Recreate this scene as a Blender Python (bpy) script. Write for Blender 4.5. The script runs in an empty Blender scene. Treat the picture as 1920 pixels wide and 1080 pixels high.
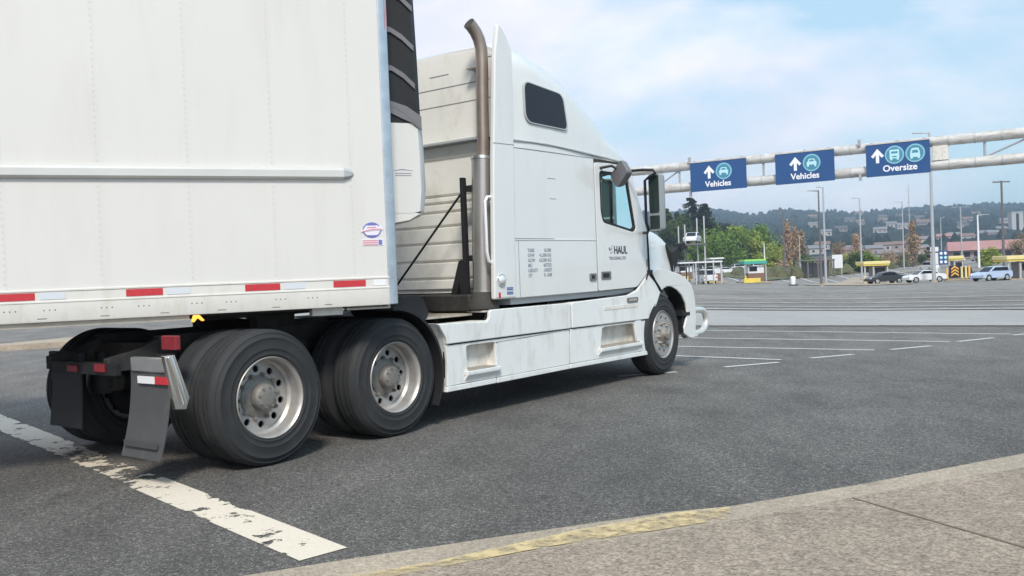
import bpy, bmesh, math, random
from mathutils import Vector, Matrix
from mathutils.geometry import tessellate_polygon
R = math.radians
scn = bpy.context.scene
COL = scn.collection

# ------------------------------------------------------------------ camera
cam_d = bpy.data.cameras.new('camera'); cam = bpy.data.objects.new('camera', cam_d); COL.objects.link(cam)
PITCH, ROLL = -0.01644, 0.03975
F = Vector((0, math.cos(PITCH), math.sin(PITCH))); RR = Vector((1, 0, 0)); UU = RR.cross(F)
R2 = RR * math.cos(ROLL) - UU * math.sin(ROLL); U2 = UU * math.cos(ROLL) + RR * math.sin(ROLL)
M = Matrix((R2, U2, -F)).transposed().to_4x4(); M.translation = (0, 0, 1.367)
cam.matrix_world = M
cam_d.sensor_width = 36; cam_d.lens = 36 * 1728.17 / 1920
cam_d.clip_start = 0.05; cam_d.clip_end = 9000
scn.camera = cam

# ------------------------------------------------------------------ light
SUN_EL, SUN_DIR = 46, (0.09, -0.99)          # towards the sun, behind the viewer
az = math.atan2(SUN_DIR[0], SUN_DIR[1])
w = bpy.data.worlds.new('World'); scn.world = w; w.use_nodes = True
nt = w.node_tree; nt.nodes.clear()
def N(t, **k):
    n = nt.nodes.new(t)
    for a, b in k.items(): setattr(n, a, b)
    return n
out = N('ShaderNodeOutputWorld'); bg = N('ShaderNodeBackground'); nt.links.new(bg.outputs[0], out.inputs[0])
sky = N('ShaderNodeTexSky', sky_type='NISHITA', sun_disc=False)
sky.sun_elevation = R(SUN_EL); sky.sun_rotation = az; sky.air_density = 1.2; sky.dust_density = 1.0; sky.ozone_density = 1.0
tc = N('ShaderNodeTexCoord')
mp = N('ShaderNodeMapping'); mp.inputs['Scale'].default_value = (1.0, 1.0, 2.6); mp.inputs['Location'].default_value = (3.1, 0.4, 0.35)
nt.links.new(tc.outputs['Generated'], mp.inputs[0])
no = N('ShaderNodeTexNoise'); no.inputs['Scale'].default_value = 3.0; no.inputs['Detail'].default_value = 9; no.inputs['Roughness'].default_value = 0.56
no.inputs['Distortion'].default_value = 0.25
nt.links.new(mp.outputs[0], no.inputs['Vector'])
sx = N('ShaderNodeSeparateXYZ'); nt.links.new(tc.outputs['Generated'], sx.inputs[0])
# clouds thin out towards the right of the view and thicken at the horizon
dx = N('ShaderNodeMath', operation='MULTIPLY_ADD'); nt.links.new(sx.outputs['X'], dx.inputs[0]); dx.inputs[1].default_value = -0.30; nt.links.new(no.outputs[0], dx.inputs[2])
dz = N('ShaderNodeMath', operation='MULTIPLY_ADD'); nt.links.new(sx.outputs['Z'], dz.inputs[0]); dz.inputs[1].default_value = -0.28; nt.links.new(dx.outputs[0], dz.inputs[2])
cr = N('ShaderNodeValToRGB'); nt.links.new(dz.outputs[0], cr.inputs[0])
cr.color_ramp.elements[0].position = 0.29; cr.color_ramp.elements[0].color = (0.04, 0.04, 0.04, 1)
cr.color_ramp.elements[1].position = 0.50; cr.color_ramp.elements[1].color = (1, 1, 1, 1)
lift = N('ShaderNodeMix', data_type='RGBA'); lift.inputs[0].default_value = 0.62      # thin veil over the blue
nt.links.new(sky.outputs[0], lift.inputs[6]); lift.inputs[7].default_value = (5.3, 8.2, 10.2, 1)
cc = N('ShaderNodeValToRGB')   # cloud brightness varies
n2 = N('ShaderNodeTexNoise'); n2.inputs['Scale'].default_value = 5.5; n2.inputs['Detail'].default_value = 5; nt.links.new(mp.outputs[0], n2.inputs['Vector'])
nt.links.new(n2.outputs[0], cc.inputs[0])
cc.color_ramp.elements[0].position = 0.36; cc.color_ramp.elements[0].color = (0.84, 0.86, 0.93, 1)
cc.color_ramp.elements[1].position = 0.66; cc.color_ramp.elements[1].color = (1, 1, 1, 1)
cm = N('ShaderNodeMix', data_type='RGBA', blend_type='MULTIPLY'); cm.inputs[0].default_value = 1
nt.links.new(cc.outputs[0], cm.inputs[6]); cm.inputs[7].default_value = (9.25, 9.25, 9.9, 1)
mx = N('ShaderNodeMix', data_type='RGBA'); nt.links.new(cr.outputs[0], mx.inputs[0]); nt.links.new(lift.outputs[2], mx.inputs[6]); nt.links.new(cm.outputs[2], mx.inputs[7])
nt.links.new(mx.outputs[2], bg.inputs[0]); bg.inputs[1].default_value = 0.084
sd = bpy.data.lights.new('sun', 'SUN'); sd.energy = 2.55; sd.angle = R(12); sd.color = (1, 0.94, 0.85)
so = bpy.data.objects.new('sun', sd); COL.objects.link(so)
ce = math.cos(R(SUN_EL)); ln = math.hypot(*SUN_DIR)
so.rotation_euler = Vector((SUN_DIR[0] / ln * ce, SUN_DIR[1] / ln * ce, math.sin(R(SUN_EL)))).to_track_quat('Z', 'Y').to_euler()
scn.view_settings.view_transform = 'Standard'; scn.view_settings.look = 'None'
scn.view_settings.exposure = 0.49; scn.view_settings.gamma = 1
scn.render.engine = 'CYCLES'; scn.cycles.use_denoising = True; scn.cycles.max_bounces = 8
scn.cycles.volume_max_steps = 64

# ------------------------------------------------------------------ materials
def mat(name, col, rough=0.6, metal=0.0, var=0.0, vscale=3.0, grime=None, gscale=4.0, gamt=0.5, gstretch=(1, 1, 1), bump=0.0, bscale=40, coat=0.0, spec=0.5, lo=0.5, hi=0.75):
    m = bpy.data.materials.new(name); m.use_nodes = True; t = m.node_tree; b = t.nodes['Principled BSDF']
    b.inputs['Roughness'].default_value = rough; b.inputs['Metallic'].default_value = metal
    b.inputs['Specular IOR Level'].default_value = spec; b.inputs['Coat Weight'].default_value = coat
    c = t.nodes.new('ShaderNodeTexCoord'); src = None
    base = t.nodes.new('ShaderNodeRGB'); base.outputs[0].default_value = (*col, 1); src = base.outputs[0]
    if var:
        n = t.nodes.new('ShaderNodeTexNoise'); n.inputs['Scale'].default_value = vscale; n.inputs['Detail'].default_value = 6
        t.links.new(c.outputs['Object'], n.inputs['Vector'])
        mr = t.nodes.new('ShaderNodeMapRange'); mr.inputs[1].default_value = .25; mr.inputs[2].default_value = .75
        mr.inputs[3].default_value = 1 - var; mr.inputs[4].default_value = 1 + var * .6; t.links.new(n.outputs[0], mr.inputs[0])
        h = t.nodes.new('ShaderNodeMix'); h.data_type = 'RGBA'; h.blend_type = 'MULTIPLY'; h.inputs[0].default_value = 1
        t.links.new(src, h.inputs[6]); t.links.new(mr.outputs[0], h.inputs[7]); src = h.outputs[2]
    if grime:
        mpn = t.nodes.new('ShaderNodeMapping'); mpn.inputs['Scale'].default_value = gstretch; t.links.new(c.outputs['Object'], mpn.inputs[0])
        n = t.nodes.new('ShaderNodeTexNoise'); n.inputs['Scale'].default_value = gscale; n.inputs['Detail'].default_value = 8; n.inputs['Roughness'].default_value = .65
        t.links.new(mpn.outputs[0], n.inputs['Vector'])
        mr = t.nodes.new('ShaderNodeMapRange'); mr.inputs[1].default_value = lo; mr.inputs[2].default_value = hi; mr.inputs[4].default_value = gamt
        t.links.new(n.outputs[0], mr.inputs[0])
        h = t.nodes.new('ShaderNodeMix'); h.data_type = 'RGBA'; t.links.new(mr.outputs[0], h.inputs[0]); t.links.new(src, h.inputs[6]); h.inputs[7].default_value = (*grime, 1); src = h.outputs[2]
    t.links.new(src, b.inputs['Base Color'])
    if bump:
        n = t.nodes.new('ShaderNodeTexNoise'); n.inputs['Scale'].default_value = bscale; n.inputs['Detail'].default_value = 5; t.links.new(c.outputs['Object'], n.inputs['Vector'])
        bp = t.nodes.new('ShaderNodeBump'); bp.inputs['Strength'].default_value = bump; bp.inputs['Distance'].default_value = .02
        t.links.new(n.outputs[0], bp.inputs['Height']); t.links.new(bp.outputs[0], b.inputs['Normal'])
    return m

MT = {}
MT['cab'] = mat('cab_paint', (.725, .725, .71), .26, var=.03, vscale=1.2, grime=(.48, .45, .38), gscale=2.2, gamt=.22, gstretch=(2, 2, .6), coat=.8, lo=.55, hi=.8, bump=.03, bscale=2.2)
MT['skirt'] = mat('skirt_paint', (.76, .765, .755), .34, var=.03, vscale=2, grime=(.40, .35, .27), gscale=3.5, gamt=.5, gstretch=(2.2, 2, .7), coat=.25, lo=.5, hi=.78)
MT['dirty'] = mat('dirty_paint', (.72, .70, .65), .55, var=.08, vscale=5, grime=(.42, .35, .26), gscale=7, gamt=.55, gstretch=(1.5, 1.5, .8), lo=.45, hi=.7)
MT['rearwall'] = mat('rear_panel_paint', (.82, .805, .745), .5, var=.05, vscale=2.5, grime=(.42, .37, .27), gscale=2.6, gamt=.45, gstretch=(1, 1.5, 1), lo=.5, hi=.75)
MT['trim_grey'] = mat('grey_trim', (.42, .44, .45), .5, var=.05)
MT['seam'] = mat('panel_seam', (.23, .24, .25), .7)
MT['trailer'] = mat('trailer_skin', (.655, .64, .615), .42, var=.02, vscale=.8, grime=(.50, .47, .40), gscale=1.3, gamt=.26, gstretch=(3, 3, .5), coat=.35, bump=.06, bscale=1.8)
MT['traillow'] = mat('trailer_rail', (.66, .645, .605), .45, var=.03, vscale=2, grime=(.45, .41, .33), gscale=4, gamt=.4, gstretch=(2.5, 2, 1), lo=.5, hi=.75)
MT['alu'] = mat('aluminium', (.70, .70, .68), .33, .85, var=.05, vscale=6, grime=(.4, .38, .33), gscale=8, gamt=.3)
MT['galv'] = mat('galvanised_post', (.56, .61, .66), .38, .75, var=.12, vscale=9, grime=(.33, .38, .42), gscale=12, gamt=.5)
MT['chrome'] = mat('polished_metal', (.80, .79, .77), .16, .95, var=.05, vscale=5)
MT['rim'] = mat('wheel_metal', (.48, .465, .45), .42, .5, var=.08, vscale=6, grime=(.30, .26, .22), gscale=7, gamt=.55, lo=.42, hi=.7)
MT['hub'] = mat('dirty_hub', (.24, .225, .205), .6, .3, var=.2, vscale=14, grime=(.12, .10, .085), gscale=18, gamt=.7)
MT['steerhub'] = mat('steer_hub_metal', (.46, .42, .38), .42, .5, var=.15, vscale=12, grime=(.17, .13, .10), gscale=12, gamt=.8, lo=.42, hi=.6)
MT['stack'] = mat('heated_pipe', (.36, .30, .26), .42, .55, var=.18, vscale=5, grime=(.20, .15, .12), gscale=3, gamt=.7, gstretch=(3, 3, .7))
MT['muffler'] = mat('muffler_shield', (.52, .49, .46), .34, .8, var=.06, vscale=4, grime=(.3, .26, .22), gscale=4, gamt=.4, gstretch=(2, 2, .5))
MT['soot'] = mat('sooty_metal', (.05, .045, .04), .8)
MT['tyre'] = mat('tyre_rubber', (.030, .031, .033), .72, var=.12, vscale=4, grime=(.060, .057, .053), gscale=3, gamt=.5, bump=.15, bscale=60, spec=.35)
MT['black'] = mat('black_plastic', (.022, .022, .024), .55, var=.2, vscale=8, spec=.3)
MT['frame'] = mat('chassis_steel', (.028, .026, .025), .7, var=.3, vscale=9, grime=(.09, .075, .06), gscale=7, gamt=.6)
MT['greydark'] = mat('dark_grey_plastic', (.17, .165, .175), .45, var=.08)
MT['flap'] = mat('mudflap_rubber', (.070, .072, .075), .6, var=.12, vscale=5, grime=(.15, .14, .13), gscale=5, gamt=.6, gstretch=(1, 1, .6))
MT['flapblack'] = mat('mudflap_black', (.03, .031, .034), .6, var=.15)
MT['red'] = mat('red_reflector', (.52, .035, .045), .35, var=.12, vscale=30)
MT['taillens'] = mat('tail_lens', (.24, .02, .028), .4, var=.3, vscale=20); MT['white'] = mat('white_reflector', (.78, .78, .80), .4, var=.05, vscale=30)
MT['lightgrey'] = mat('grey_reflector', (.60, .63, .68), .4)
MT['amber'] = mat('amber_lens', (.95, .42, .06), .3)
MT['amber'].node_tree.nodes['Principled BSDF'].inputs['Emission Color'].default_value = (1, .38, .05, 1)
MT['amber'].node_tree.nodes['Principled BSDF'].inputs['Emission Strength'].default_value = .8
MT['blue'] = mat('sticker_blue', (.07, .12, .36), .5)
MT['inkgrey'] = mat('lettering_grey', (.25, .26, .31), .6)
MT['ink'] = mat('lettering_black', (.03, .035, .045), .5)
MT['darkglass'] = mat('tinted_glass', (.016, .016, .024), .12, 0, coat=.0, spec=.32)
MT['mirror'] = mat('mirror_glass', (.05, .07, .068), .14, .35)
MT['lamp'] = mat('clear_lens', (.75, .76, .74), .12, .3, coat=1)
MT['deck'] = mat('deck_plate_metal', (.50, .45, .38), .5, .4, var=.12, vscale=9, grime=(.25, .2, .15), gscale=8, gamt=.6)
MT['seat'] = mat('cabin_fabric', (.14, .14, .15), .9, var=.1)
MT['dash'] = mat('cabin_plastic', (.20, .20, .19), .7, var=.1)

g = bpy.data.materials.new('window_glass'); g.use_nodes = True; t = g.node_tree; t.nodes.clear()
o_ = t.nodes.new('ShaderNodeOutputMaterial'); tr = t.nodes.new('ShaderNodeBsdfTransparent'); tr.inputs[0].default_value = (.40, .70, .66, 1)
gl = t.nodes.new('ShaderNodeBsdfGlossy'); gl.inputs['Roughness'].default_value = .02; gl.inputs[0].default_value = (.72, .95, .93, 1)
fr = t.nodes.new('ShaderNodeFresnel'); fr.inputs[0].default_value = 1.4
ms = t.nodes.new('ShaderNodeMixShader'); t.links.new(fr.outputs[0], ms.inputs[0]); t.links.new(tr.outputs[0], ms.inputs[1]); t.links.new(gl.outputs[0], ms.inputs[2]); t.links.new(ms.outputs[0], o_.inputs[0])
MT['glass'] = g

def asphalt(name, base, light, speck=1.0, patch=(.75, 1.15), fine=130, amp=(.52, 1.5), far=None):
    m = bpy.data.materials.new(name); m.use_nodes = True; t = m.node_tree; b = t.nodes['Principled BSDF']
    b.inputs['Roughness'].default_value = .82; b.inputs['Specular IOR Level'].default_value = .4
    c = t.nodes.new('ShaderNodeTexCoord')
    def noise(s, d, r=.6, st=None):
        n = t.nodes.new('ShaderNodeTexNoise'); n.inputs['Scale'].default_value = s; n.inputs['Detail'].default_value = d; n.inputs['Roughness'].default_value = r
        if st:
            mpn = t.nodes.new('ShaderNodeMapping'); mpn.inputs['Scale'].default_value = st; mpn.inputs['Rotation'].default_value = (0, 0, R(34)); t.links.new(c.outputs['Object'], mpn.inputs[0]); t.links.new(mpn.outputs[0], n.inputs['Vector'])
        else: t.links.new(c.outputs['Object'], n.inputs['Vector'])
        return n
    v = t.nodes.new('ShaderNodeTexVoronoi'); v.inputs['Scale'].default_value = fine; t.links.new(c.outputs['Object'], v.inputs['Vector'])
    sv = t.nodes.new('ShaderNodeSeparateColor'); t.links.new(v.outputs['Color'], sv.inputs[0])
    cr = t.nodes.new('ShaderNodeValToRGB'); t.links.new(sv.outputs[0], cr.inputs[0])
    e = cr.color_ramp.elements; e[0].position = 0; e[0].color = tuple(x * (1 - .5 * speck) for x in base) + (1,); e[1].position = 1; e[1].color = (*light, 1)
    k = cr.color_ramp.elements.new(.45); k.color = (*base, 1)
    k = cr.color_ramp.elements.new(.86); k.color = tuple(x * (1 + .35 * speck) for x in base) + (1,)
    n = noise(26, 5, .7)
    mr = t.nodes.new('ShaderNodeMapRange'); mr.inputs[1].default_value = .3; mr.inputs[2].default_value = .7; mr.inputs[3].default_value = amp[0]; mr.inputs[4].default_value = amp[1]; t.links.new(n.outputs[0], mr.inputs[0])
    h = t.nodes.new('ShaderNodeMix'); h.data_type = 'RGBA'; h.blend_type = 'MULTIPLY'; h.inputs[0].default_value = 1; t.links.new(cr.outputs[0], h.inputs[6]); t.links.new(mr.outputs[0], h.inputs[7])
    n2_ = noise(.35, 5, .6, (1, .25, 1))
    mr2 = t.nodes.new('ShaderNodeMapRange'); mr2.inputs[1].default_value = .3; mr2.inputs[2].default_value = .7; mr2.inputs[3].default_value = patch[0]; mr2.inputs[4].default_value = patch[1]; t.links.new(n2_.outputs[0], mr2.inputs[0])
    h2 = t.nodes.new('ShaderNodeMix'); h2.data_type = 'RGBA'; h2.blend_type = 'MULTIPLY'; h2.inputs[0].default_value = 1; t.links.new(h.outputs[2], h2.inputs[6]); t.links.new(mr2.outputs[0], h2.inputs[7])
    last = h2.outputs[2]
    def mul(src, fac):
        q = t.nodes.new('ShaderNodeMix'); q.data_type = 'RGBA'; q.blend_type = 'MULTIPLY'; q.inputs[0].default_value = 1; t.links.new(src, q.inputs[6]); t.links.new(fac, q.inputs[7]); return q.outputs[2]
    # worn blotches, tyre-polished bands and old oil spots
    n4 = noise(1.6, 6, .7, (1, .5, 1)); m4 = t.nodes.new('ShaderNodeMapRange'); m4.inputs[1].default_value = .35; m4.inputs[2].default_value = .65; m4.inputs[3].default_value = 1 - .22 * speck; m4.inputs[4].default_value = 1 + .20 * speck; t.links.new(n4.outputs[0], m4.inputs[0]); last = mul(last, m4.outputs[0])
    n5 = noise(1.4, 4, .6); m5 = t.nodes.new('ShaderNodeMapRange'); m5.inputs[1].default_value = .64; m5.inputs[2].default_value = .74; m5.inputs[3].default_value = 1; m5.inputs[4].default_value = .62; t.links.new(n5.outputs[0], m5.inputs[0]); last = mul(last, m5.outputs[0])
    if far:   # base colour made paler with distance along Y
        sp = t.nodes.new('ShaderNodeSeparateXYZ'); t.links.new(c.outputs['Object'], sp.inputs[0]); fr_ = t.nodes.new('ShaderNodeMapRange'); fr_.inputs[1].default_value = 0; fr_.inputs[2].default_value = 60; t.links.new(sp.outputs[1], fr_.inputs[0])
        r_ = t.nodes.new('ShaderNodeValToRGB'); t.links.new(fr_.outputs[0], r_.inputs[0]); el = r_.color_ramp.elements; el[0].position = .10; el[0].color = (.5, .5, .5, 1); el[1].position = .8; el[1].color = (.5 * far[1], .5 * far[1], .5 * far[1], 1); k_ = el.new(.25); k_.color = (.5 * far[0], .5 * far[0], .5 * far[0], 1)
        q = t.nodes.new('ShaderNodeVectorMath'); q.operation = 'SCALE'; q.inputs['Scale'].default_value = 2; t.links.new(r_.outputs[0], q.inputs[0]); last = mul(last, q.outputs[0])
    t.links.new(last, b.inputs['Base Color'])
    bp = t.nodes.new('ShaderNodeBump'); bp.inputs['Strength'].default_value = .55; bp.inputs['Distance'].default_value = .006; t.links.new(sv.outputs[1], bp.inputs['Height']); t.links.new(bp.outputs[0], b.inputs['Normal'])
    return m
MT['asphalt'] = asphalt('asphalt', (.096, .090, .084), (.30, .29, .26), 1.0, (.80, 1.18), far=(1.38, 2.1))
MT['concrete_lane'] = asphalt('concrete_lane', (.35, .345, .335), (.42, .42, .40), .2, (.92, 1.06), amp=(.9, 1.1))
MT['sidewalk'] = asphalt('sidewalk_concrete', (.29, .236, .184), (.39, .325, .26), .75, (.86, 1.10), 90, amp=(.74, 1.26))
MT['kerb'] = asphalt('kerb_concrete', (.37, .31, .24), (.46, .39, .31), .5, (.85, 1.1), 110, amp=(.8, 1.2))

def paint(name, col, scale=9, th=.5, soft=.02, stretch=(1, 1, 1)):
    m = bpy.data.materials.new(name); m.use_nodes = True; t = m.node_tree; b = t.nodes['Principled BSDF']
    b.inputs['Roughness'].default_value = .7
    c = t.nodes.new('ShaderNodeTexCoord'); mpn = t.nodes.new('ShaderNodeMapping'); mpn.inputs['Scale'].default_value = stretch; t.links.new(c.outputs['Object'], mpn.inputs[0])
    n = t.nodes.new('ShaderNodeTexNoise'); n.inputs['Scale'].default_value = scale; n.inputs['Detail'].default_value = 9; n.inputs['Roughness'].default_value = .68; t.links.new(mpn.outputs[0], n.inputs['Vector'])
    vc = t.nodes.new('ShaderNodeVertexColor'); vc.layer_name = 'wear'
    sv = t.nodes.new('ShaderNodeSeparateColor'); t.links.new(vc.outputs[0], sv.inputs[0])
    add = t.nodes.new('ShaderNodeMath'); add.operation = 'ADD'; t.links.new(n.outputs[0], add.inputs[0]); t.links.new(sv.outputs[0], add.inputs[1])
    mr = t.nodes.new('ShaderNodeMapRange'); mr.inputs[1].default_value = th - soft; mr.inputs[2].default_value = th + soft; t.links.new(add.outputs[0], mr.inputs[0])
    n3 = t.nodes.new('ShaderNodeTexNoise'); n3.inputs['Scale'].default_value = 40; n3.inputs['Detail'].default_value = 4; t.links.new(c.outputs['Object'], n3.inputs['Vector'])
    mr3 = t.nodes.new('ShaderNodeMapRange'); mr3.inputs[3].default_value = .82; mr3.inputs[4].default_value = 1.1; t.links.new(n3.outputs[0], mr3.inputs[0])
    h = t.nodes.new('ShaderNodeMix'); h.data_type = 'RGBA'; h.blend_type = 'MULTIPLY'; h.inputs[0].default_value = 1; h.inputs[6].default_value = (*col, 1); t.links.new(mr3.outputs[0], h.inputs[7]); t.links.new(h.outputs[2], b.inputs['Base Color'])
    tr = t.nodes.new('ShaderNodeBsdfTransparent'); ms = t.nodes.new('ShaderNodeMixShader'); t.links.new(mr.outputs[0], ms.inputs[0]); t.links.new(b.outputs[0], ms.inputs[1]); t.links.new(tr.outputs[0], ms.inputs[2])
    t.links.new(ms.outputs[0], t.nodes['Material Output'].inputs[0])
    return m

# ------------------------------------------------------------------ mesh helpers
class MB:
    def __init__(s): s.bm = bmesh.new()
    def box(s, x0, x1, y0, y1, z0, z1, mtx=None):
        v = [s.bm.verts.new(Vector(p) if mtx is None else mtx @ Vector(p)) for p in ((x0,y0,z0),(x1,y0,z0),(x1,y1,z0),(x0,y1,z0),(x0,y0,z1),(x1,y0,z1),(x1,y1,z1),(x0,y1,z1))]
        for f in ((0,3,2,1),(4,5,6,7),(0,1,5,4),(1,2,6,5),(2,3,7,6),(3,0,4,7)): s.bm.faces.new([v[i] for i in f])
        return s
    def poly(s, pts):
        s.bm.faces.new([s.bm.verts.new(p) for p in pts]); return s
    def plate(s, outline, a0, a1, holes=(), axis='y'):
        def P(a, b, c): return {'y': (a, c, b), 'x': (c, a, b), 'z': (a, b, c)}[axis]
        loops = [list(outline)] + [list(h) for h in holes]
        flat = [p for l in loops for p in l]
        if holes:
            tb = bmesh.new(); tv = [tb.verts.new((p[0], p[1], 0)) for p in flat]; k = 0; ed = []
            for l in loops:
                for i in range(len(l)): ed.append(tb.edges.new((tv[k + i], tv[k + (i + 1) % len(l)])))
                k += len(l)
            tb.verts.index_update(); bmesh.ops.triangle_fill(tb, use_beauty=True, use_dissolve=False, edges=ed)
            tri = [[v.index for v in f.verts] for f in tb.faces]; tb.free()
        else: tri = tessellate_polygon([[Vector((p[0], p[1], 0)) for p in l] for l in loops])
        v0 = [s.bm.verts.new(P(p[0], p[1], a0)) for p in flat]; v1 = [s.bm.verts.new(P(p[0], p[1], a1)) for p in flat]
        for tt in tri:
            if len(set(tt)) < 3: continue
            try: s.bm.faces.new([v0[i] for i in tt]); s.bm.faces.new([v1[i] for i in reversed(tt)])
            except ValueError: pass
        k = 0
        for l in loops:
            n = len(l)
            for i in range(n):
                a, b = k + i, k + (i + 1) % n
                s.bm.faces.new([v0[a], v0[b], v1[b], v1[a]])
            k += n
        return s
    def lathe(s, prof, c=(0, 0, 0), n=48, axis='y', closed=False):
        rings = []
        for r, t in prof:
            ring = []
            for i in range(n):
                a = 2 * math.pi * i / n; u, v = r * math.cos(a), r * math.sin(a)
                p = {'y': (u, t, v), 'z': (u, v, t), 'x': (t, u, v)}[axis]
                ring.append(s.bm.verts.new((p[0] + c[0], p[1] + c[1], p[2] + c[2])))
            rings.append(ring)
        m = len(rings)
        for j in range(m if closed else m - 1):
            A, B = rings[j], rings[(j + 1) % m]
            for i in range(n): s.bm.faces.new([A[i], A[(i + 1) % n], B[(i + 1) % n], B[i]])
        if not closed:
            if prof[0][0] > .0005: s.bm.faces.new(rings[0])
            if prof[-1][0] > .0005: s.bm.faces.new(rings[-1])
        return s
    def tube(s, path, r, n=10, cap=True, flat=None):
        path = [Vector(p) for p in path]; rings = []; up = None
        for i, p in enumerate(path):
            d = (path[min(i + 1, len(path) - 1)] - path[max(i - 1, 0)]).normalized()
            if up is None: up = Vector((0, 0, 1)) if abs(d.z) < .9 else Vector((1, 0, 0))
            u = (up - d * up.dot(d)).normalized(); v = d.cross(u); up = u
            rr = r[i] if isinstance(r, (list, tuple)) else r
            rings.append([s.bm.verts.new(p + u * rr * math.cos(2 * math.pi * k / n) + v * rr * (flat or 1) * math.sin(2 * math.pi * k / n)) for k in range(n)])
        for A, B in zip(rings, rings[1:]):
            for i in range(n): s.bm.faces.new([A[i], A[(i + 1) % n], B[(i + 1) % n], B[i]])
        if cap: s.bm.faces.new(rings[0]); s.bm.faces.new(rings[-1])
        return s
    def loft(s, secs, cap=True, closed=True):
        rings = [[s.bm.verts.new(p) for p in sec] for sec in secs]; n = len(rings[0])
        for A, B in zip(rings, rings[1:]):
            for i in range(n if closed else n - 1): s.bm.faces.new([A[i], A[(i + 1) % n], B[(i + 1) % n], B[i]])
        if cap: s.bm.faces.new(rings[0]); s.bm.faces.new(rings[-1])
        return s
    def build(s, name, m, parent=None, bevel=0, smooth=35, bseg=2, label=None):
        bmesh.ops.recalc_face_normals(s.bm, faces=s.bm.faces)
        me = bpy.data.meshes.new(name); s.bm.to_mesh(me); s.bm.free()
        me.materials.append(MT[m] if isinstance(m, str) else m)
        if smooth:
            me.polygons.foreach_set('use_smooth', [True] * len(me.polygons)); me.set_sharp_from_angle(angle=R(smooth))
        o = bpy.data.objects.new(name, me); COL.objects.link(o)
        if parent: o.parent = parent
        if bevel:
            b = o.modifiers.new('bevel', 'BEVEL'); b.width = bevel; b.segments = bseg; b.limit_method = 'ANGLE'; b.angle_limit = R(40); b.harden_normals = True
        if label: o['label'] = label
        return o
def tag(o, label=None, cat=None, group=None, kind=None):
    for k, v in (('label', label), ('category', cat), ('group', group), ('kind', kind)):
        if v: o[k] = v
    return o
def empty(name, loc=(0, 0, 0), rz=0, parent=None, rot=None):
    e = bpy.data.objects.new(name, None); e.location = loc; e.rotation_euler = rot or (0, 0, rz); e.empty_display_size = .2
    COL.objects.link(e)
    if parent: e.parent = parent
    return e
def copy_tree(o, parent=None):
    c = o.copy(); COL.objects.link(c); c.parent = parent
    for ch in list(o.children): copy_tree(ch, c)
    return c
def rpoly(pts, r, n=4):
    o = []; L = len(pts)
    for i in range(L):
        p = Vector(pts[i]); a = Vector(pts[i - 1]) - p; b = Vector(pts[(i + 1) % L]) - p
        rr = min(r[i] if isinstance(r, (list, tuple)) else r, a.length * .48, b.length * .48)
        if rr < 1e-4: o.append(tuple(p)); continue
        A = p + a.normalized() * rr; B = p + b.normalized() * rr
        for k in range(n + 1):
            t = k / n; q = A * (1 - t) ** 2 + p * 2 * t * (1 - t) + B * t * t; o.append((q.x, q.y))
    return o
def arc(cx, cy, r, a0, a1, n): return [(cx + r * math.cos(R(a0 + (a1 - a0) * i / n)), cy + r * math.sin(R(a0 + (a1 - a0) * i / n))) for i in range(n + 1)]
def text_mesh(name, s, size, m, parent, origin, xdir, zdir, align='LEFT', thick=.002, bold=0.0, sx=1.0):
    cu = bpy.data.curves.new(name, 'FONT'); cu.body = s; cu.size = size; cu.align_x = align; cu.extrude = thick; cu.offset = bold; cu.resolution_u = 3
    tmp = bpy.data.objects.new('tmp', cu); COL.objects.link(tmp)
    dg = bpy.context.evaluated_depsgraph_get(); me = bpy.data.meshes.new_from_object(tmp.evaluated_get(dg)); bpy.data.objects.remove(tmp)
    X = Vector(xdir).normalized(); Z = Vector(zdir).normalized(); Nn = X.cross(Z)
    for v in me.vertices:
        c = v.co.copy(); v.co = Vector(origin) + X * c.x * sx + Z * c.y + Nn * c.z
    me.materials.clear(); me.materials.append(MT[m] if isinstance(m, str) else m)
    o = bpy.data.objects.new(name, me); COL.objects.link(o); o.parent = parent
    return o

# ------------------------------------------------------------------ terrain
def tz(x, y):
    if y < 22 or x < 0: return 0.0
    f = (min(y, 140) - 22) * min(.051 * x / y, .0195)
    if y > 140: f *= max(0, 1 - (y - 140) / 160)
    return -f
def ridge(x):   # crest height of the far hills
    pts = [(-900, 80), (200, 104), (401, 104), (432, 100), (473, 91.5), (505, 95), (546, 100), (598, 94), (671, 89), (775, 92), (880, 93.5), (932, 94.5), (1005, 91.5), (1192, 86), (2500, 80)]
    for (a, b), (c, d) in zip(pts, pts[1:]):
        if x <= c: return b + (d - b) * max(0, (x - a)) / (c - a)
    return 80
def hz(x, y):
    if y < 330: return 0.0
    k = min(1, (y - 330) / 1470); xr = x * 1800 / max(y, 400)
    return ridge(xr) * (k ** 1.25)
def structure(o): return tag(o, kind='structure')

def strip_ground(name, x_edges, y_edges, m, hfun, dz=0.0):
    b = MB(); vs = [[b.bm.verts.new((x, y, hfun(x, y) + dz)) for x in x_edges] for y in y_edges]
    for j in range(len(y_edges) - 1):
        for i in range(len(x_edges) - 1): b.bm.faces.new([vs[j][i], vs[j][i + 1], vs[j + 1][i + 1], vs[j + 1][i]])
    return structure(b.build(name, m, smooth=60))
xe = [-900, -500, -250, -120, -60, -30, -15] + [i * 1.5 for i in range(-5, 50)] + [i * 5 for i in range(15, 41)] + [220, 260, 320, 400, 520, 700, 900]
ye = [-60, -20, 0] + [5 * i for i in range(1, 5)] + [20 + i * 1.25 for i in range(1, 96)] + [5 * i for i in range(28, 62)] + [310, 330]
strip_ground('ground', xe, ye, 'asphalt', tz)

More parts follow.
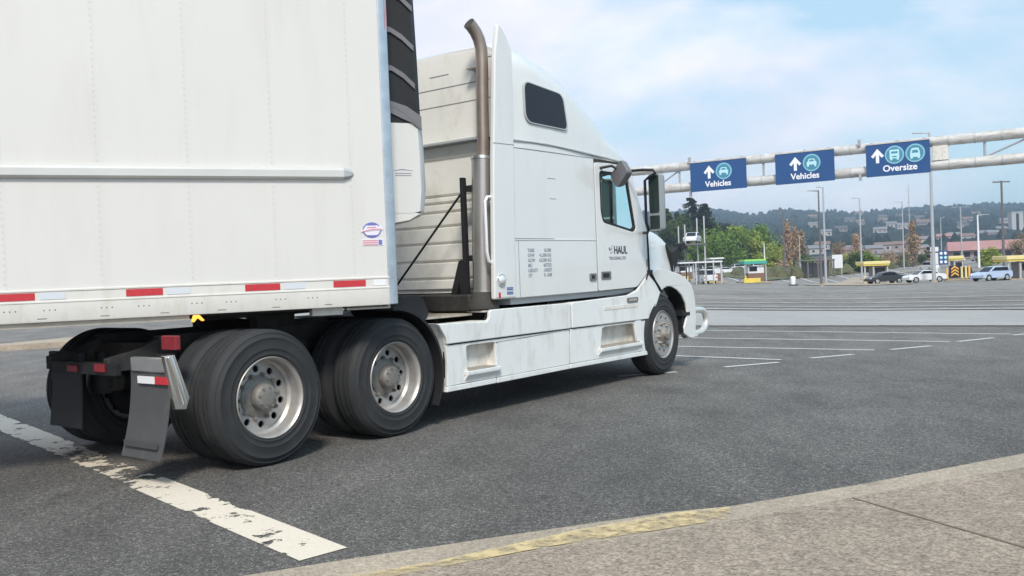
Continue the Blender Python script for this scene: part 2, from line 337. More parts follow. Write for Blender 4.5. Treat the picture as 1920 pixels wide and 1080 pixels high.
def seg_poly(name, A, B, C, D, m, dz, n=24, wear=None, cross=1, edge=0):
    """quad A-B (near edge), D-C (far edge) draped on the terrain"""
    b = MB(); rows = []
    for j in range(cross + 1):
        s_ = j / cross; row = []
        for i in range(n + 1):
            t = i / n; p = [A[k] + (B[k] - A[k]) * t for k in (0, 1)]; q = [D[k] + (C[k] - D[k]) * t for k in (0, 1)]
            x, y = p[0] + (q[0] - p[0]) * s_, p[1] + (q[1] - p[1]) * s_; row.append(b.bm.verts.new((x, y, tz(x, y) + dz)))
        rows.append(row)
    for j in range(cross):
        for i in range(n): b.bm.faces.new([rows[j][i], rows[j][i + 1], rows[j + 1][i + 1], rows[j + 1][i]])
    o = b.build(name, m, smooth=0)
    if wear is not None:
        ca = o.data.color_attributes.new('wear', 'FLOAT_COLOR', 'POINT')
        for k in range(cross + 1):
            for i in range(n + 1):
                w_ = wear(i / n) + (edge if k in (0, cross) else 0); ca.data[k * (n + 1) + i].color = (w_, w_, w_, 1)
    return structure(o)
def line(name, A, B, width, m, dz=.006, n=24, wear=None):
    d = Vector((B[0] - A[0], B[1] - A[1])).normalized(); q = Vector((-d.y, d.x)) * width / 2
    return seg_poly(name, (A[0] - q.x, A[1] - q.y), (B[0] - q.x, B[1] - q.y), (B[0] + q.x, B[1] + q.y), (A[0] + q.x, A[1] + q.y), m, dz, n, wear)

MT['paint_cream'] = paint('stop_line_paint', (.70, .625, .515), 5.5, .60, .010, (1, 1.0, 1))
MT['paint_white'] = paint('lane_paint', (.56, .56, .55), 5, .70, .08)
MT['paint_yellow'] = paint('kerb_yellow_paint', (.60, .47, .25), 12, .56, .12)

# concrete lane crossing the view and thin lines beyond it
def ext(A, B, a=1.2, b=.6):
    d = (B[0] - A[0], B[1] - A[1]); return (A[0] - d[0] * a, A[1] - d[1] * a), (B[0] + d[0] * b, B[1] + d[1] * b)
a0, b0 = ext((4.4, 20.7), (9.52, 17.18), 3, 1.5); a1, b1 = ext((6.17, 28.94), (11.96, 21.56), 2.2, 1.2)
seg_poly('concrete_lane', a0, b0, b1, a1, 'concrete_lane', .02, 60, cross=14)
for i, (A, B, wd) in enumerate([((4.35, 20.45), (9.4, 17.0), .10), ((6.46, 30.3), (12.37, 22.3), .3), ((7.01, 32.86), (13.55, 24.42), .2), ((7.95, 37.26), (15.62, 28.16), .25), ((9.39, 43.98), (18.95, 34.14), .28), ((11.47, 53.68), (24.07, 43.35), .3), ((14.24, 66.58), (31.51, 56.75), .35)]):
    A, B = ext(A, B, .5, 1.0); line('lane_line', A, B, wd, 'paint_white', .03, 40, lambda t: .08)
for A, B in [((-2.0, 18.1), (3.72, 12.86)), ((-2.0, 19.36), (5.35, 13.69)), ((-2.0, 21.66), (6.88, 14.57)), ((-2.0, 24.48), (8.34, 15.47)), ((2.77, 12.22), (3.59, 12.54)), ((4.15, 12.92), (4.85, 13.2)), ((5.58, 13.67), (6.33, 14.0)), ((6.99, 14.52), (7.76, 14.92)), ((8.26, 15.26), (9.0, 15.6)), ((1.3, 11.66), (2.09, 11.88))]:
    line('parking_line', A, B, .10, 'paint_white', .006, 20, lambda t: .02)
def stop_wear(t):   # d = metres from the near end
    d = (1 - t) * 13.2
    if d > 5.6: return -.045 + .03 * math.sin(d * 2.1)
    if d > 4.4: return -.05 + .10 * (5.6 - d) / 1.2
    if d > 2.55: return .06 + .075 * (4.4 - d) / 1.85
    if d > 2.40: return .16 - .30 * (2.55 - d) / .15
    return -.105 + .125 * math.exp(-((d - 1.25) / .35) ** 2) + .04 * math.exp(-((d - 2.2) / .25) ** 2)
seg_poly('stop_line', (-9.6, 14.25), (-1.09, 4.48), (-.89, 4.67), (-9.78, 14.95), 'paint_cream', .004, 180, stop_wear, cross=10, edge=.13)

# sidewalk with a painted kerb along the road edge (near right)
edge = [(-14, -3.2), (-5.0, 1.75), (-2.4, 3.28), (-1.25, 3.90), (-.78, 4.10), (.0, 4.40), (.77, 4.68), (1.08, 4.74), (1.9, 5.10), (3.15, 5.72), (6.0, 7.15), (14, 11.4), (30, 20)]
inner = [(-13.8, -3.5), (-4.85, 1.45), (-2.25, 2.98), (-1.1, 3.55), (-.62, 3.77), (.12, 4.10), (.70, 4.30), (1.1, 4.47), (2.05, 4.93), (3.25, 5.44), (6.15, 6.85), (14.15, 11.1), (30.2, 19.7)]
KZ = .13
b = MB()
for (p, q), (r_, s_) in zip(zip(edge, edge[1:]), zip(inner, inner[1:])):
    b.poly([(*p, KZ - .012), (*q, KZ - .012), (*s_, KZ), (*r_, KZ)]); b.poly([(p[0] - .01, p[1] + .02, -.02), (q[0] - .01, q[1] + .02, -.02), (*q, KZ - .012), (*p, KZ - .012)])
structure(b.build('kerb', 'kerb', smooth=0))
b = MB()
for p, q in zip(inner, inner[1:]): b.poly([(*p, KZ), (*q, KZ), (q[0] + 1.2 + q[0] * .3, q[1] - 6 - abs(q[1]), KZ), (p[0] + 1.2 + p[0] * .3, p[1] - 6 - abs(p[1]), KZ)])
structure(b.build('sidewalk', 'sidewalk', smooth=0))
b = MB()
for A, B in [((1.72, 4.76), (2.9, 1.95)), ((-1.02, 3.58), (-.2, 1.6)), ((4.9, 6.2), (6.0, 3.4))]:
    d = (Vector(B) - Vector(A)).normalized(); q = Vector((-d.y, d.x)) * .007
    b.poly([(A[0] - q.x, A[1] - q.y, KZ + .003), (B[0] - q.x, B[1] - q.y, KZ + .003), (B[0] + q.x, B[1] + q.y, KZ + .003), (A[0] + q.x, A[1] + q.y, KZ + .003)])
MT['joint'] = mat('joint_dirt', (.165, .14, .11), .9)
structure(b.build('paving_joint', 'joint', smooth=0))
yo = [(-2.3, 3.10), (-1.15, 3.66), (-.37, 3.97), (.25, 4.36), (.77, 4.60), (1.06, 4.68)]; yi = [(-2.25, 2.95), (-1.05, 3.52), (-.53, 3.80), (.12, 4.12), (.69, 4.33), (1.03, 4.46)]
b = MB(); A = [b.bm.verts.new((*p, KZ + .004)) for p in yo]; B = [b.bm.verts.new((*p, KZ + .004)) for p in yi]
for i in range(len(yo) - 1): b.bm.faces.new([A[i], A[i + 1], B[i + 1], B[i]])
o = b.build('kerb_paint', 'paint_yellow', smooth=0); ca = o.data.color_attributes.new('wear', 'FLOAT_COLOR', 'POINT')
for i in range(len(o.data.vertices)):
    k = i % len(yo); w_ = [.16, .10, .03, .0, -.01, .06][k] + (.03 if i >= len(yo) else 0); ca.data[i].color = (w_, w_, w_, 1)
structure(o)

# far raised island beyond the trailer (left) with rounded nose
isl = rpoly([(-12.9, 21.5), (-9.5, 22.55), (-6, 23.6), (-2.5, 24.8), (-2.6, 27.6), (-3.6, 28.2), (-10.5, 26.6)], [.8, .3, .3, .5, .5, .3, 1.5], 5)
structure(MB().plate(isl, -.02, .14, axis='z').build('traffic_island', 'kerb', bevel=.02))

# ================================================================== the tractor
TO = (-1.98815, 8.64326, 0); TA = math.pi / 2 - 0.65436
trk = empty('semi_tractor', TO, TA)
tag(trk, 'white long haul semi tractor with tall sleeper cab pulling the white trailer', 'semi truck')

def wheel_tyre(dual=False):
    b = MB(); r = .51
    prof = [(.292, .022), (.303, .006), (.318, .000), (.322, -.005), (.330, -.005), (.334, -.002), (.36, -.007), (.366, -.011), (.372, -.008), (.41, -.009), (.440, -.004), (.444, -.007), (.452, -.005), (.456, .001), (.478, .012), (.482, .009), (.490, .018), (.500, .034), (r, .046)]
    tread = [(r, .075), (r - .012, .080), (r - .012, .088), (r, .093), (r, .122), (r - .012, .127), (r - .012, .135), (r, .140)]
    w_ = .28; half = prof + tread
    full = half + [(a, w_ - t) for a, t in reversed(half)]
    b.lathe(full + [(.286, w_ - .05), (.286, .05)], n=72, closed=True)
    return b
def holes_disc(b, r_out, r_in, y0, y1, nh, rh, rad, ph=0):
    out_ = [(r_out * math.cos(2 * math.pi * i / 60), r_out * math.sin(2 * math.pi * i / 60)) for i in range(60)]
    hs = []
    for k in range(nh):
        a = 2 * math.pi * k / nh + ph; cx, cz = rh * math.cos(a), rh * math.sin(a)
        hs.append([(cx + rad * math.cos(-2 * math.pi * i / 14), cz + rad * math.sin(-2 * math.pi * i / 14)) for i in range(14)])
    hs.append([(r_in * math.cos(-2 * math.pi * i / 40), r_in * math.sin(-2 * math.pi * i / 40)) for i in range(40)])
    b.plate(out_, y0, y1, hs)
def drive_rim(ph):
    b = MB()
    b.lathe([(.300, -.004), (.303, .006), (.296, .014), (.288, .022), (.283, .05), (.281, .12), (.262, .14), (.262, .175), (.268, .19), (.275, .19), (.292, .12), (.292, .03), (.308, .008)], n=64, closed=True)
    holes_disc(b, .266, .13, .155, .172, 10, .212, .027, ph)
    return b
def drive_hub():
    b = MB()
    b.lathe([(.001, .035), (.05, .035), (.085, .042), (.098, .055), (.102, .075), (.102, .12), (.128, .130), (.160, .145), (.165, .175), (.001, .175)], n=40)
    for k in range(8):
        a = 2 * math.pi * k / 8; b.lathe([(.001, .03), (.010, .03), (.010, .05), (.001, .05)], (.075 * math.cos(a), 0, .075 * math.sin(a)), 8)
    for k in range(10):
        a = 2 * math.pi * (k + .5) / 10; b.lathe([(.001, .118), (.010, .118), (.010, .13), (.017, .13), (.017, .158), (.001, .158)], (.168 * math.cos(a), 0, .168 * math.sin(a)), 10)
    return b
def drum():
    return MB().lathe([(.001, .19), (.21, .19), (.24, .22), (.24, .31), (.13, .32), (.12, .46), (.001, .46)], n=36)

def drive_wheel(y, x, inner=False, rot=0, flip=False, src=None):
    wl = empty('wheel', (x, y, .51), parent=trk, rot=(0, rot, math.pi if flip else 0))
    if src is None:
        wheel_tyre().build('tyre', 'tyre', wl, smooth=50); drive_rim(0).build('rim', 'rim', wl, smooth=40)
        drive_hub().build('hub', 'hub', wl, smooth=40); drum().build('brake_drum', 'black', wl)
    else:
        for c in src.children:
            k = c.copy(); COL.objects.link(k); k.parent = wl
    return wl
w0 = drive_wheel(-1.22, -1.32, rot=R(14))
for x, rt in ((-1.32, 14), (0, 33)):
    if x == 0: drive_wheel(-1.22, 0, rot=R(rt), src=w0)
    drive_wheel(-.905, x, rot=R(rt), src=w0)
    drive_wheel(1.22, x, rot=R(rt), flip=True, src=w0); drive_wheel(.905, x, rot=R(rt), flip=True, src=w0)
# steer wheels
def steer_wheel(y, flip, src=None):
    wl = empty('wheel', (4.81, y, .51), parent=trk, rot=(0, R(11), R(3) + (math.pi if flip else 0)))
    if src:
        for c in src.children:
            k = c.copy(); COL.objects.link(k); k.parent = wl
        return wl
    wheel_tyre().build('tyre', 'tyre', wl, smooth=50)
    b = MB(); b.lathe([(.300, -.004), (.303, .006), (.296, .014), (.288, .022), (.270, .026), (.262, .022), (.262, .05), (.285, .07), (.285, .18), (.294, .10), (.294, .03), (.308, .008)], n=64, closed=True)
    holes_disc(b, .272, .10, .012, .028, 10, .215, .024)
    b.build('rim', 'rim', wl, smooth=40)
    b = MB(); b.lathe([(.001, -.085), (.05, -.083), (.066, -.07), (.07, -.03), (.10, -.01), (.135, .004), (.15, .012), (.15, .05), (.001, .05)], n=36)
    for k in range(10):
        a = 2 * math.pi * (k + .5) / 10; b.lathe([(.001, -.032), (.010, -.030), (.015, -.012), (.019, .014), (.001, .014)], (.143 * math.cos(a), 0, .143 * math.sin(a)), 10)
    b.build('hub', 'steerhub', wl, smooth=40)
    MB().lathe([(.001, .08), (.22, .08), (.22, .26), (.001, .26)], n=36).build('brake_drum', 'black', wl)
    return wl
sw = steer_wheel(-1.215, False); steer_wheel(1.215, True, sw)

# chassis
b = MB()
for s in (-1, 1):
    b.box(-1.75, 5.3, s * .43 - .04, s * .43 + .04, .74, 1.0)
    b.plate([(-2.16, .76), (-1.75, .76), (-1.75, .98), (-1.95, .90), (-2.16, .86)], s * .43 - .035, s * .43 + .035)
for x in (-1.7, -1.32, -.66, 0, .9, 1.9, 3.0, 4.2): b.box(x - .05, x + .05, -.4, .4, .76, .94)
for x in (-1.32, 0):
    b.lathe([(.001, -1.0), (.07, -1.0), (.07, -.35), (.14, -.22), (.19, 0), (.14, .22), (.07, .35), (.07, 1.0), (.001, 1.0)], (x, 0, .51), 20)
    for s in (-1, 1): b.tube([(x - .42, s * .43, .60), (x - .2, s * .43, .56), (x, s * .43, .60), (x + .3, s * .43, .68)], .045, 8)
b.lathe([(.001, -.95), (.06, -.95), (.06, .95), (.001, .95)], (4.81, 0, .47), 16)
b.tube([(0, 0, .6), (1.5, 0, .62), (3.4, 0, .72)], .06, 10)
b.box(-.25, .25, -.42, .42, .70, .76)
b.build('chassis_frame', 'frame', trk, bevel=.006)
for x in (-1.32, 0):
    for s in (-1, 1):
        b = MB(); b.lathe([(.001, 0), (.07, .0), (.085, .02), (.085, .07), (.09, .075), (.09, .085), (.085, .09), (.085, .19), (.06, .22), (.001, .22)], (x - .42, s * .30, .62), 20, 'x'); b.build('brake_chamber', 'frame', trk, smooth=50)
        b = MB(); b.tube([(x - .25, s * .30, .70), (x - .2, s * .2, .85), (x + .1, s * .1, .92), (x + .5, s * .3, .95)], .012, 6); b.build('air_line', 'black', trk)
        b = MB(); b.tube([(x - .22, s * .52, .48), (x - .05, s * .50, .95)], .035, 10); b.build('shock_absorber', 'black', trk)
# air bags and shocks, tanks that fill the dark underside
for x in (-1.70, -.38):
    for s in (-1, 1): b = MB(); b.lathe([(.001, .52), (.12, .52), (.145, .58), (.145, .66), (.11, .72), (.11, .86), (.001, .86)], (x, s * .43, 0), 24, 'z'); b.build('air_spring', 'black', trk, smooth=50)
for s in (-1, 1):
    MB().lathe([(.001, .72), (.22, .72), (.24, .76), (.24, 3.2), (.22, 3.24), (.001, 3.24)], (0, s * .74, .62), 32, 'x').build('fuel_tank', 'frame', trk, smooth=50)
# fifth wheel
b = MB()
b.plate(rpoly([(-1.35, -.48), (-.95, -.50), (-.2, -.40), (.02, -.25), (.02, .25), (-.2, .40), (-.95, .50), (-1.35, .48), (-1.05, .06), (-1.05, -.06)], .04), 1.085, 1.145, axis='z')
b.box(-.85, -.45, -.46, -.36, .98, 1.09); b.box(-.85, -.45, .36, .46, .98, 1.09)
b.build('fifth_wheel', 'frame', trk, bevel=.008)
# quarter fender hugging the front of the duals and dark mounting parts over it
b = MB()
A = arc(0, .51, .60, -32, 92, 18); B = arc(0, .51, .575, 92, -32, 18)
b.plate(A + B, -1.23, -.62)
b.build('quarter_fender', 'black', trk, smooth=50)
b = MB(); b.plate(A + B, .62, 1.23); b.build('quarter_fender', 'black', trk, smooth=50)
b = MB(); b.plate(rpoly([(.18, 1.08), (.34, 1.20), (.58, 1.18), (.66, 1.02), (.60, .95), (.30, .98)], .06), -1.02, -.45); b.box(.2, .5, -.9, -.45, .9, 1.02)
b.lathe([(.001, -.42), (.09, -.42), (.10, -.38), (.10, .38), (.09, .42), (.001, .42)], (.35, 0, .86), 20)
b.build('air_tank_mount', 'black', trk, bevel=.01)
# catwalk deck
b = MB(); b.box(.62, 1.30, -1.00, -.42, .965, .985)
for i in range(9): b.box(.66 + i * .07, .675 + i * .07, -.98, -.44, .985, .99)
b.build('deck_plate', 'deck', trk)
b = MB(); b.box(.66, 1.66, -.40, .95, .985, 1.0); b.build('deck_plate', 'frame', trk)

# mud flaps with angled holders
def flap(y0, y1, x, near):
    top = empty('mudflap', (x, (y0 + y1) / 2, 0), parent=trk)
    hw = abs(y1 - y0) / 2; m_ = 'flap' if near else 'flapblack'
    b = MB(); n = 10; secs = []
    for i in range(n + 1):
        z = .78 - i * (.585 if near else .50) / n; bend = -(.10 if near else .03) * ((i / n) ** 2)
        wd = hw * (1 - (.0 if near else .08) * (1 - i / n)); secs.append([(bend, -wd, z), (bend, wd, z), (bend + .012, wd, z), (bend + .012, -wd, z)])
    b.loft(secs); b.build('rubber_sheet', m_, top, smooth=40)
    if near:
        b = MB(); b.box(-.015, .03, -hw * .95, hw * .9, .78, .88); b.build('holder_bar', 'alu', top, bevel=.008)
        b = MB()
        b.plate([(-.05, .90), (.03, .90), (.13, .60), (.10, .52), (.02, .53)], -hw - .03, -hw + .01)
        b.tube([(-.01, -hw - .015, .895), (.03, -hw - .02, .75), (.085, -hw - .02, .56)], .034, 12)
        b.build('side_bracket', 'chrome', top, bevel=.004)
        b = MB(); b.box(-.022, -.012, -.12, .12, .70, .75); b.build('reflective_strip', 'white', top)
        b = MB(); b.box(-.024, -.014, -.24, -.10, .70, .752); b.build('reflective_strip', 'red', top)
        b = MB(); b.box(-.10, -.085, -.20, .20, .27, .31); b.build('flap_weight', 'flap', top)
    else:
        b = MB(); b.box(-.015, .03, -hw, hw, .78, .88); b.build('holder_bar', 'flapblack', top, bevel=.008)
        b = MB(); b.box(-.022, -.014, -.06, .08, .79, .83); b.build('reflective_strip', 'red', top)
    return top
flap(-1.17, -.69, -2.12, True)
flap(.24, .74, -1.99, False)
# rear light bar and tail lamps
b = MB(); b.box(-2.2, -2.15, -.62, .30, .745, .835); b.build('rear_crossmember', 'black', trk, bevel=.005)
for y0, y1, z0, z1 in ((-.11, .03, .76, .81), (-.50, -.36, .77, .83)):
    b = MB(); b.box(-2.215, -2.20, y0, y1, z0, z1); b.build('tail_light', 'taillens', trk, bevel=.004)
b = MB(); b.box(-1.99, -1.95, -1.06, -.88, .92, 1.02); b.build('tail_light', 'taillens', trk, bevel=.006)

# ---- lower side fairing (right) with two step wells
def inset_box(b, x0, x1, z0, z1, y_out, y_in):   # five-sided well open to the outside
    for q in ([(x0, y_in, z0), (x1, y_in, z0), (x1, y_in, z1), (x0, y_in, z1)], [(x0, y_out, z0), (x1, y_out, z0), (x1, y_in, z0), (x0, y_in, z0)], [(x0, y_out, z1), (x1, y_out, z1), (x1, y_in, z1), (x0, y_in, z1)],
              [(x0, y_out, z0), (x0, y_in, z0), (x0, y_in, z1), (x0, y_out, z1)], [(x1, y_out, z0), (x1, y_in, z0), (x1, y_in, z1), (x1, y_out, z1)]):
        b.poly(q)
fr_ = empty('side_fairing', (0, 0, 0), parent=trk)
step1 = rpoly([(.955, .375), (1.385, .375), (1.385, .700), (.945, .700)], .03); step2 = rpoly([(3.30, .42), (4.16, .42), (4.08, .700), (3.36, .700)], .03)
b = MB()   # upper proud band
b.plate([(.55, .93), (.90, .922), (1.24, .905), (1.285, .94), (1.296, 1.005), (1.32, 1.017), (2.685, 1.017), (2.685, .737), (.905, .738), (.655, .738), (.645, .80)], -1.232, -1.195)
b.build('upper_panel', 'skirt', fr_, bevel=.010, bseg=3)
b = MB(); b.plate([(2.72, 1.0), (2.745, 1.02), (3.93, 1.045), (4.17, 1.10), (4.45, 1.285), (4.62, 1.17), (4.74, 1.045), (4.60, .86), (4.51, .73), (2.72, .738)], -1.232, -1.195)
b.build('upper_panel', 'skirt', fr_, bevel=.010, bseg=3)
b = MB(); b.plate([(.655, .724), (2.683, .726), (2.66, .352), (1.40, .350), (.93, .352), (.653, .35), (.67, .58)], -1.212, -1.185, [step1]); b.build('lower_panel', 'skirt', fr_, bevel=.006)
b = MB(); b.plate([(2.705, .726), (4.51, .718), (4.46, .57), (4.41, .46), (4.375, .345), (2.69, .352)], -1.212, -1.185, [step2]); b.build('lower_panel', 'skirt', fr_, bevel=.006)
b = MB(); b.plate([(.66, .31), (4.37, .30), (4.5, .72), (4.70, 1.04), (4.45, 1.27), (4.15, 1.08), (2.6, 1.0), (1.32, 1.0), (1.25, .9), (.66, .9)], -1.1855, -1.17, [[(.92, .35), (1.415, .35), (1.415, .725), (.92, .725)], [(3.27, .41), (4.19, .41), (4.19, .74), (3.27, .74)]]); b.build('backing', 'black', fr_)
b = MB(); b.plate([(.636, .298), (1.36, .298), (1.37, .347), (.652, .347)], -1.222, -1.175); b.plate([(1.385, .296), (2.64, .300), (2.66, .347), (1.395, .347)], -1.222, -1.175); b.plate([(2.665, .300), (4.38, .29), (4.40, .343), (2.685, .347)], -1.222, -1.175)
b.build('lower_lip', 'skirt', fr_, bevel=.006)
b = MB(); inset_box(b, .93, 1.405, .355, .72, -1.186, -1.10); b.build('step_well', 'dirty', fr_)
b = MB(); inset_box(b, 3.28, 4.18, .415, .735, -1.186, -1.085); b.build('step_well', 'dirty', fr_)
for x0, x1, z in ((.90, 1.41, .44), (3.25, 4.22, .445)):
    b = MB(); b.plate([(-1.10, z - .02), (-1.20, z - .03), (-1.262, z - .012), (-1.262, z + .022), (-1.10, z + .03)], x0, x1, axis='x')
    b.plate([(-1.20, z - .085), (-1.262, z - .012), (-1.20, z - .005)], x0, x1 - .02, axis='x')
    st = b.build('step', 'skirt', fr_, bevel=.006)
    b = MB(); b.box(x0 + .05, x1 - .05, -1.24, -1.11, z + .026, z + .034)
    for k in range(int((x1 - x0 - .12) / .05)): b.box(x0 + .07 + k * .05, x0 + .085 + k * .05, -1.235, -1.12, z + .034, z + .040)
    b.build('tread', 'deck', st)
b = MB(); b.plate(rpoly([(3.38, .895), (4.16, .895), (4.17, .935), (3.38, .935)], .015), -1.237, -1.230); b.build('handhold_recess', 'dirty', fr_, bevel=.004)
b = MB(); b.plate([(4.155, .35), (4.24, .35), (4.24, .73), (4.10, .73)], -1.224, -1.205); b.build('fairing_rib', 'skirt', fr_, bevel=.008)
b = MB(); b.plate(rpoly([(3.90, .955), (4.15, .955), (4.16, 1.015), (3.90, 1.015)], .02), -1.243, -1.228); ml = b.build('side_marker_lamp', 'greydark', fr_, bevel=.004)
b = MB(); b.plate(rpoly([(3.94, .972), (4.11, .972), (4.12, 1.0), (3.94, 1.0)], .01), -1.247, -1.240); b.build('lens', 'amber', ml); bpy.data.objects[ml.children[0].name].data.materials[0] = MT['deck']
# top ledges of the fairing
b = MB(); b.box(1.33, 2.69, -1.197, -.9, .99, 1.008); b.box(2.72, 4.0, -1.197, -.9, 1.0, 1.02); b.box(.60, 1.28, -1.197, -1.0, .90, .918); b.build('ledge', 'dirty', fr_, bevel=.004)
b = MB(); b.plate([(.56, .93), (.645, .80), (.67, .58), (.652, .30), (.70, .30), (.72, .58), (.70, .80), (.62, .93)], -1.20, -.95); b.build('fairing_end', 'skirt', fr_)
fl_ = empty('side_fairing', (0, 0, 0), parent=trk)
b = MB(); b.plate([(.55, .93), (1.3, 1.01), (4.17, 1.10), (4.40, .29), (.636, .298), (.67, .58)], 1.19, 1.23); b.build('lower_panel', 'skirt', fl_, bevel=.01)

# ---- sleeper body
b = MB()
b.plate([(1.72, 1.045), (4.20, 1.06), (4.20, 1.12), (1.72, 1.11)], -1.16, 1.16); b.build('sill', 'trim_grey', trk)
slp = empty('sleeper_cab', (0, 0, 0), parent=trk)
b = MB()
b.plate([(1.715, 1.11), (3.288, 1.118), (3.297, 2.635), (1.755, 2.635)], -1.218, -1.12)
b.build('side_panel', 'cab', slp, bevel=.008)
b = MB(); b.plate([(1.715, 1.11), (3.288, 1.118), (3.297, 2.635), (1.755, 2.635)], 1.12, 1.218); b.build('side_panel', 'cab', slp, bevel=.008)
# moulding line across the panel
b = MB(); b.plate([(1.75, 1.694), (3.285, 1.698), (3.285, 1.708), (1.75, 1.706)], -1.224, -1.217); b.build('moulding', 'cab', slp, bevel=.002)
b = MB(); b.plate([(1.75, 1.708), (2.45, 1.709), (2.45, 1.716), (1.75, 1.716)], -1.2205, -1.217); b.build('moulding', 'seam', slp)
b = MB(); b.box(1.76, 4.2, -1.15, 1.15, 1.10, 1.14); b.build('cab_floor', 'dash', slp)
b = MB(); b.box(2.9, 3.0, -1.12, 1.12, 1.14, 2.62); b.build('bulkhead', 'seat', slp)
# baggage door outline and fuel-filler blank
for x0, x1, z0, z1 in ((2.37, 2.52, 2.35, 2.357), (2.40, 2.52, 2.135, 2.142), (1.81, 1.817, 1.12, 1.69)): b = MB(); b.plate([(x0, z0), (x1, z0), (x1, z1), (x0, z1)], -1.2195, -1.217); b.build('panel_gap', 'seam', slp)
# ribbed rear wall
zs = [1.20, 1.325, 1.508, 1.70, 1.88, 2.03, 2.125, 2.20, 2.59, 2.735]
b = MB(); b.box(1.725, 1.76, -1.12, 1.12, 1.18, 2.75)
for z0, z1 in zip(zs, zs[1:]): b.plate([(1.724, z0 + .012), (1.700, z0 + .028), (1.700, z1 - .012), (1.724, z1 - .002)], -1.12, 1.12)
b.build('rear_wall', 'rearwall', slp, smooth=20)
b = MB(); b.box(1.60, 1.72, -1.12, 1.12, 2.735, 2.765); b.build('rear_gutter', 'trim_grey', slp, bevel=.006)

# ---- tall roof cap, lofted
prof = [(1.74, 3.70, 1.19, 3.0), (1.82, 3.74, 1.21, 3.0), (2.16, 3.70, 1.215, 3.0), (2.50, 3.63, 1.215, 3.0), (2.835, 3.52, 1.21, 3.0), (3.15, 3.375, 1.20, 3.0), (3.40, 3.245, 1.19, 2.95), (3.67, 3.085, 1.175, 2.9), (3.86, 2.955, 1.165, 2.84), (4.03, 2.82, 1.15, 2.74), (4.15, 2.70, 1.13, 2.68), (4.19, 2.645, 1.11, 2.64)]
def cap_sec(x, zt, hw, zm):
    pts = []; zb = 2.638; h = zt - zb; r = min(.30, h * .8)
    side = [(-hw, zb), (-hw, zb + h * .02), (-hw, zb + h * .15), (-hw * .998, zb + h * .35), (-hw * .992, max(zb + h * .36, zt - r))]
    for k in range(1, 7):
        a = R(90 * k / 6); side.append((-hw * .992 + r * (1 - math.cos(a)) * 1.0, zt - r + r * math.sin(a)) if h * .36 < h - r else (-hw * .992 + r * (1 - math.cos(a)), zb + h * .36 + (h * .64) * math.sin(a)))
    side.append((-hw * .4, zt + .012)); full = side + [(-y, z) for y, z in reversed(side)]
    return [(x, y, z) for y, z in full]
b = MB(); b.loft([cap_sec(*p_) for p_ in prof]); b.build('roof_cap', 'cab', slp, smooth=42)
b = MB(); b.plate([(1.78, 2.700), (2.36, 2.705), (3.05, 2.678), (3.55, 2.652), (3.98, 2.622), (3.98, 2.640), (3.55, 2.668), (3.05, 2.695), (2.36, 2.722), (1.78, 2.716)], -1.226, -1.19); b.build('drip_moulding', 'trim_grey', slp, bevel=.004)
b = MB(); b.plate([(1.78, 2.629), (3.29, 2.629), (3.29, 2.634), (1.78, 2.634)], -1.2205, -1.217); b.build('panel_gap', 'seam', slp)
wn = rpoly([(2.012, 3.325), (2.70, 3.272), (2.775, 2.905), (2.015, 2.918)], [.09, .10, .07, .12], 6)
cx = sum(p_[0] for p_ in wn) / len(wn); cz = sum(p_[1] for p_ in wn) / len(wn)
wo = [(cx + (a - cx) * 1.045, cz + (c - cz) * 1.07) for a, c in wn]
b = MB(); b.plate(wo, -1.232, -1.205, [wn]); wf = b.build('sleeper_window', 'trim_grey', slp, bevel=.004)
b = MB(); b.plate(wn, -1.226, -1.206); b.build('pane', 'darkglass', wf)
# grooves and fittings of the upper rear
b = MB(); b.plate([(-1.17, 2.66), (1.17, 2.66), (1.17, 3.42), (1.08, 3.58), (.92, 3.655), (.4, 3.69), (-.4, 3.69), (-.92, 3.655), (-1.08, 3.58), (-1.17, 3.42)], 1.730, 1.742, axis='x'); b.build('upper_rear_panel', 'rearwall', slp)
for z, y0, y1 in ((3.48, -.45, -.18), (3.50, .2, .9), (3.345, -1.0, .9), (3.16, -1.0, .9), (3.57, -1.08, -.95)): b = MB(); b.box(1.727, 1.7315, y0, y1, z, z + .008); b.build('panel_gap', 'seam', slp)
b = MB(); b.box(1.60, 1.735, -.97, -.945, 3.44, 3.46); b.box(1.60, 1.63, -.97, -.945, 3.16, 3.46); b.box(1.60, 1.735, -.98, -.80, 3.455, 3.465); b.build('antenna_bracket', 'deck', slp)

# ---- side extender behind the sleeper
def extender(s):
    b = MB()
    pts = [(1.367, 1.112), (1.40, 1.9), (1.43, 2.48), (1.52, 3.53), (1.585, 3.835), (1.64, 3.81), (1.711, 3.74), (1.80, 3.60), (1.79, 3.0), (1.777, 2.69), (1.745, 1.9), (1.715, 1.112)]
    b.plate(pts, s * 1.245, s * 1.19)
    o = b.build('side_extender', 'cab', slp, bevel=.018, bseg=3)
    b = MB(); b.plate([(1.44, 2.642), (1.77, 2.648), (1.77, 2.654), (1.44, 2.648)], s * 1.2475, s * 1.244); b.build('panel_gap', 'seam', o)
    return o
extender(-1); extender(1)
b = MB(); b.lathe([(.001, -1.285), (.028, -1.283), (.045, -1.27), (.052, -1.255), (.052, -1.243)], (1.47, 0, 1.30), 24); wl_ = b.build('work_lamp', 'lamp', slp)
b = MB(); b.lathe([(.050, -1.262), (.060, -1.262), (.062, -1.243), (.050, -1.243)], (1.47, 0, 1.30), 24, closed=True); b.build('bezel', 'chrome', wl_)
b = MB(); b.plate([(1.425, 1.125), (1.455, 1.125), (1.455, 1.18), (1.425, 1.18)], -1.249, -1.244); b.build('reflector', 'red', slp)
b = MB()
for z in (1.155, 1.172, 1.197, 1.214): b.plate([(1.56, z), (1.66, z), (1.66, z + .011), (1.56, z + .011)], -1.248, -1.244)
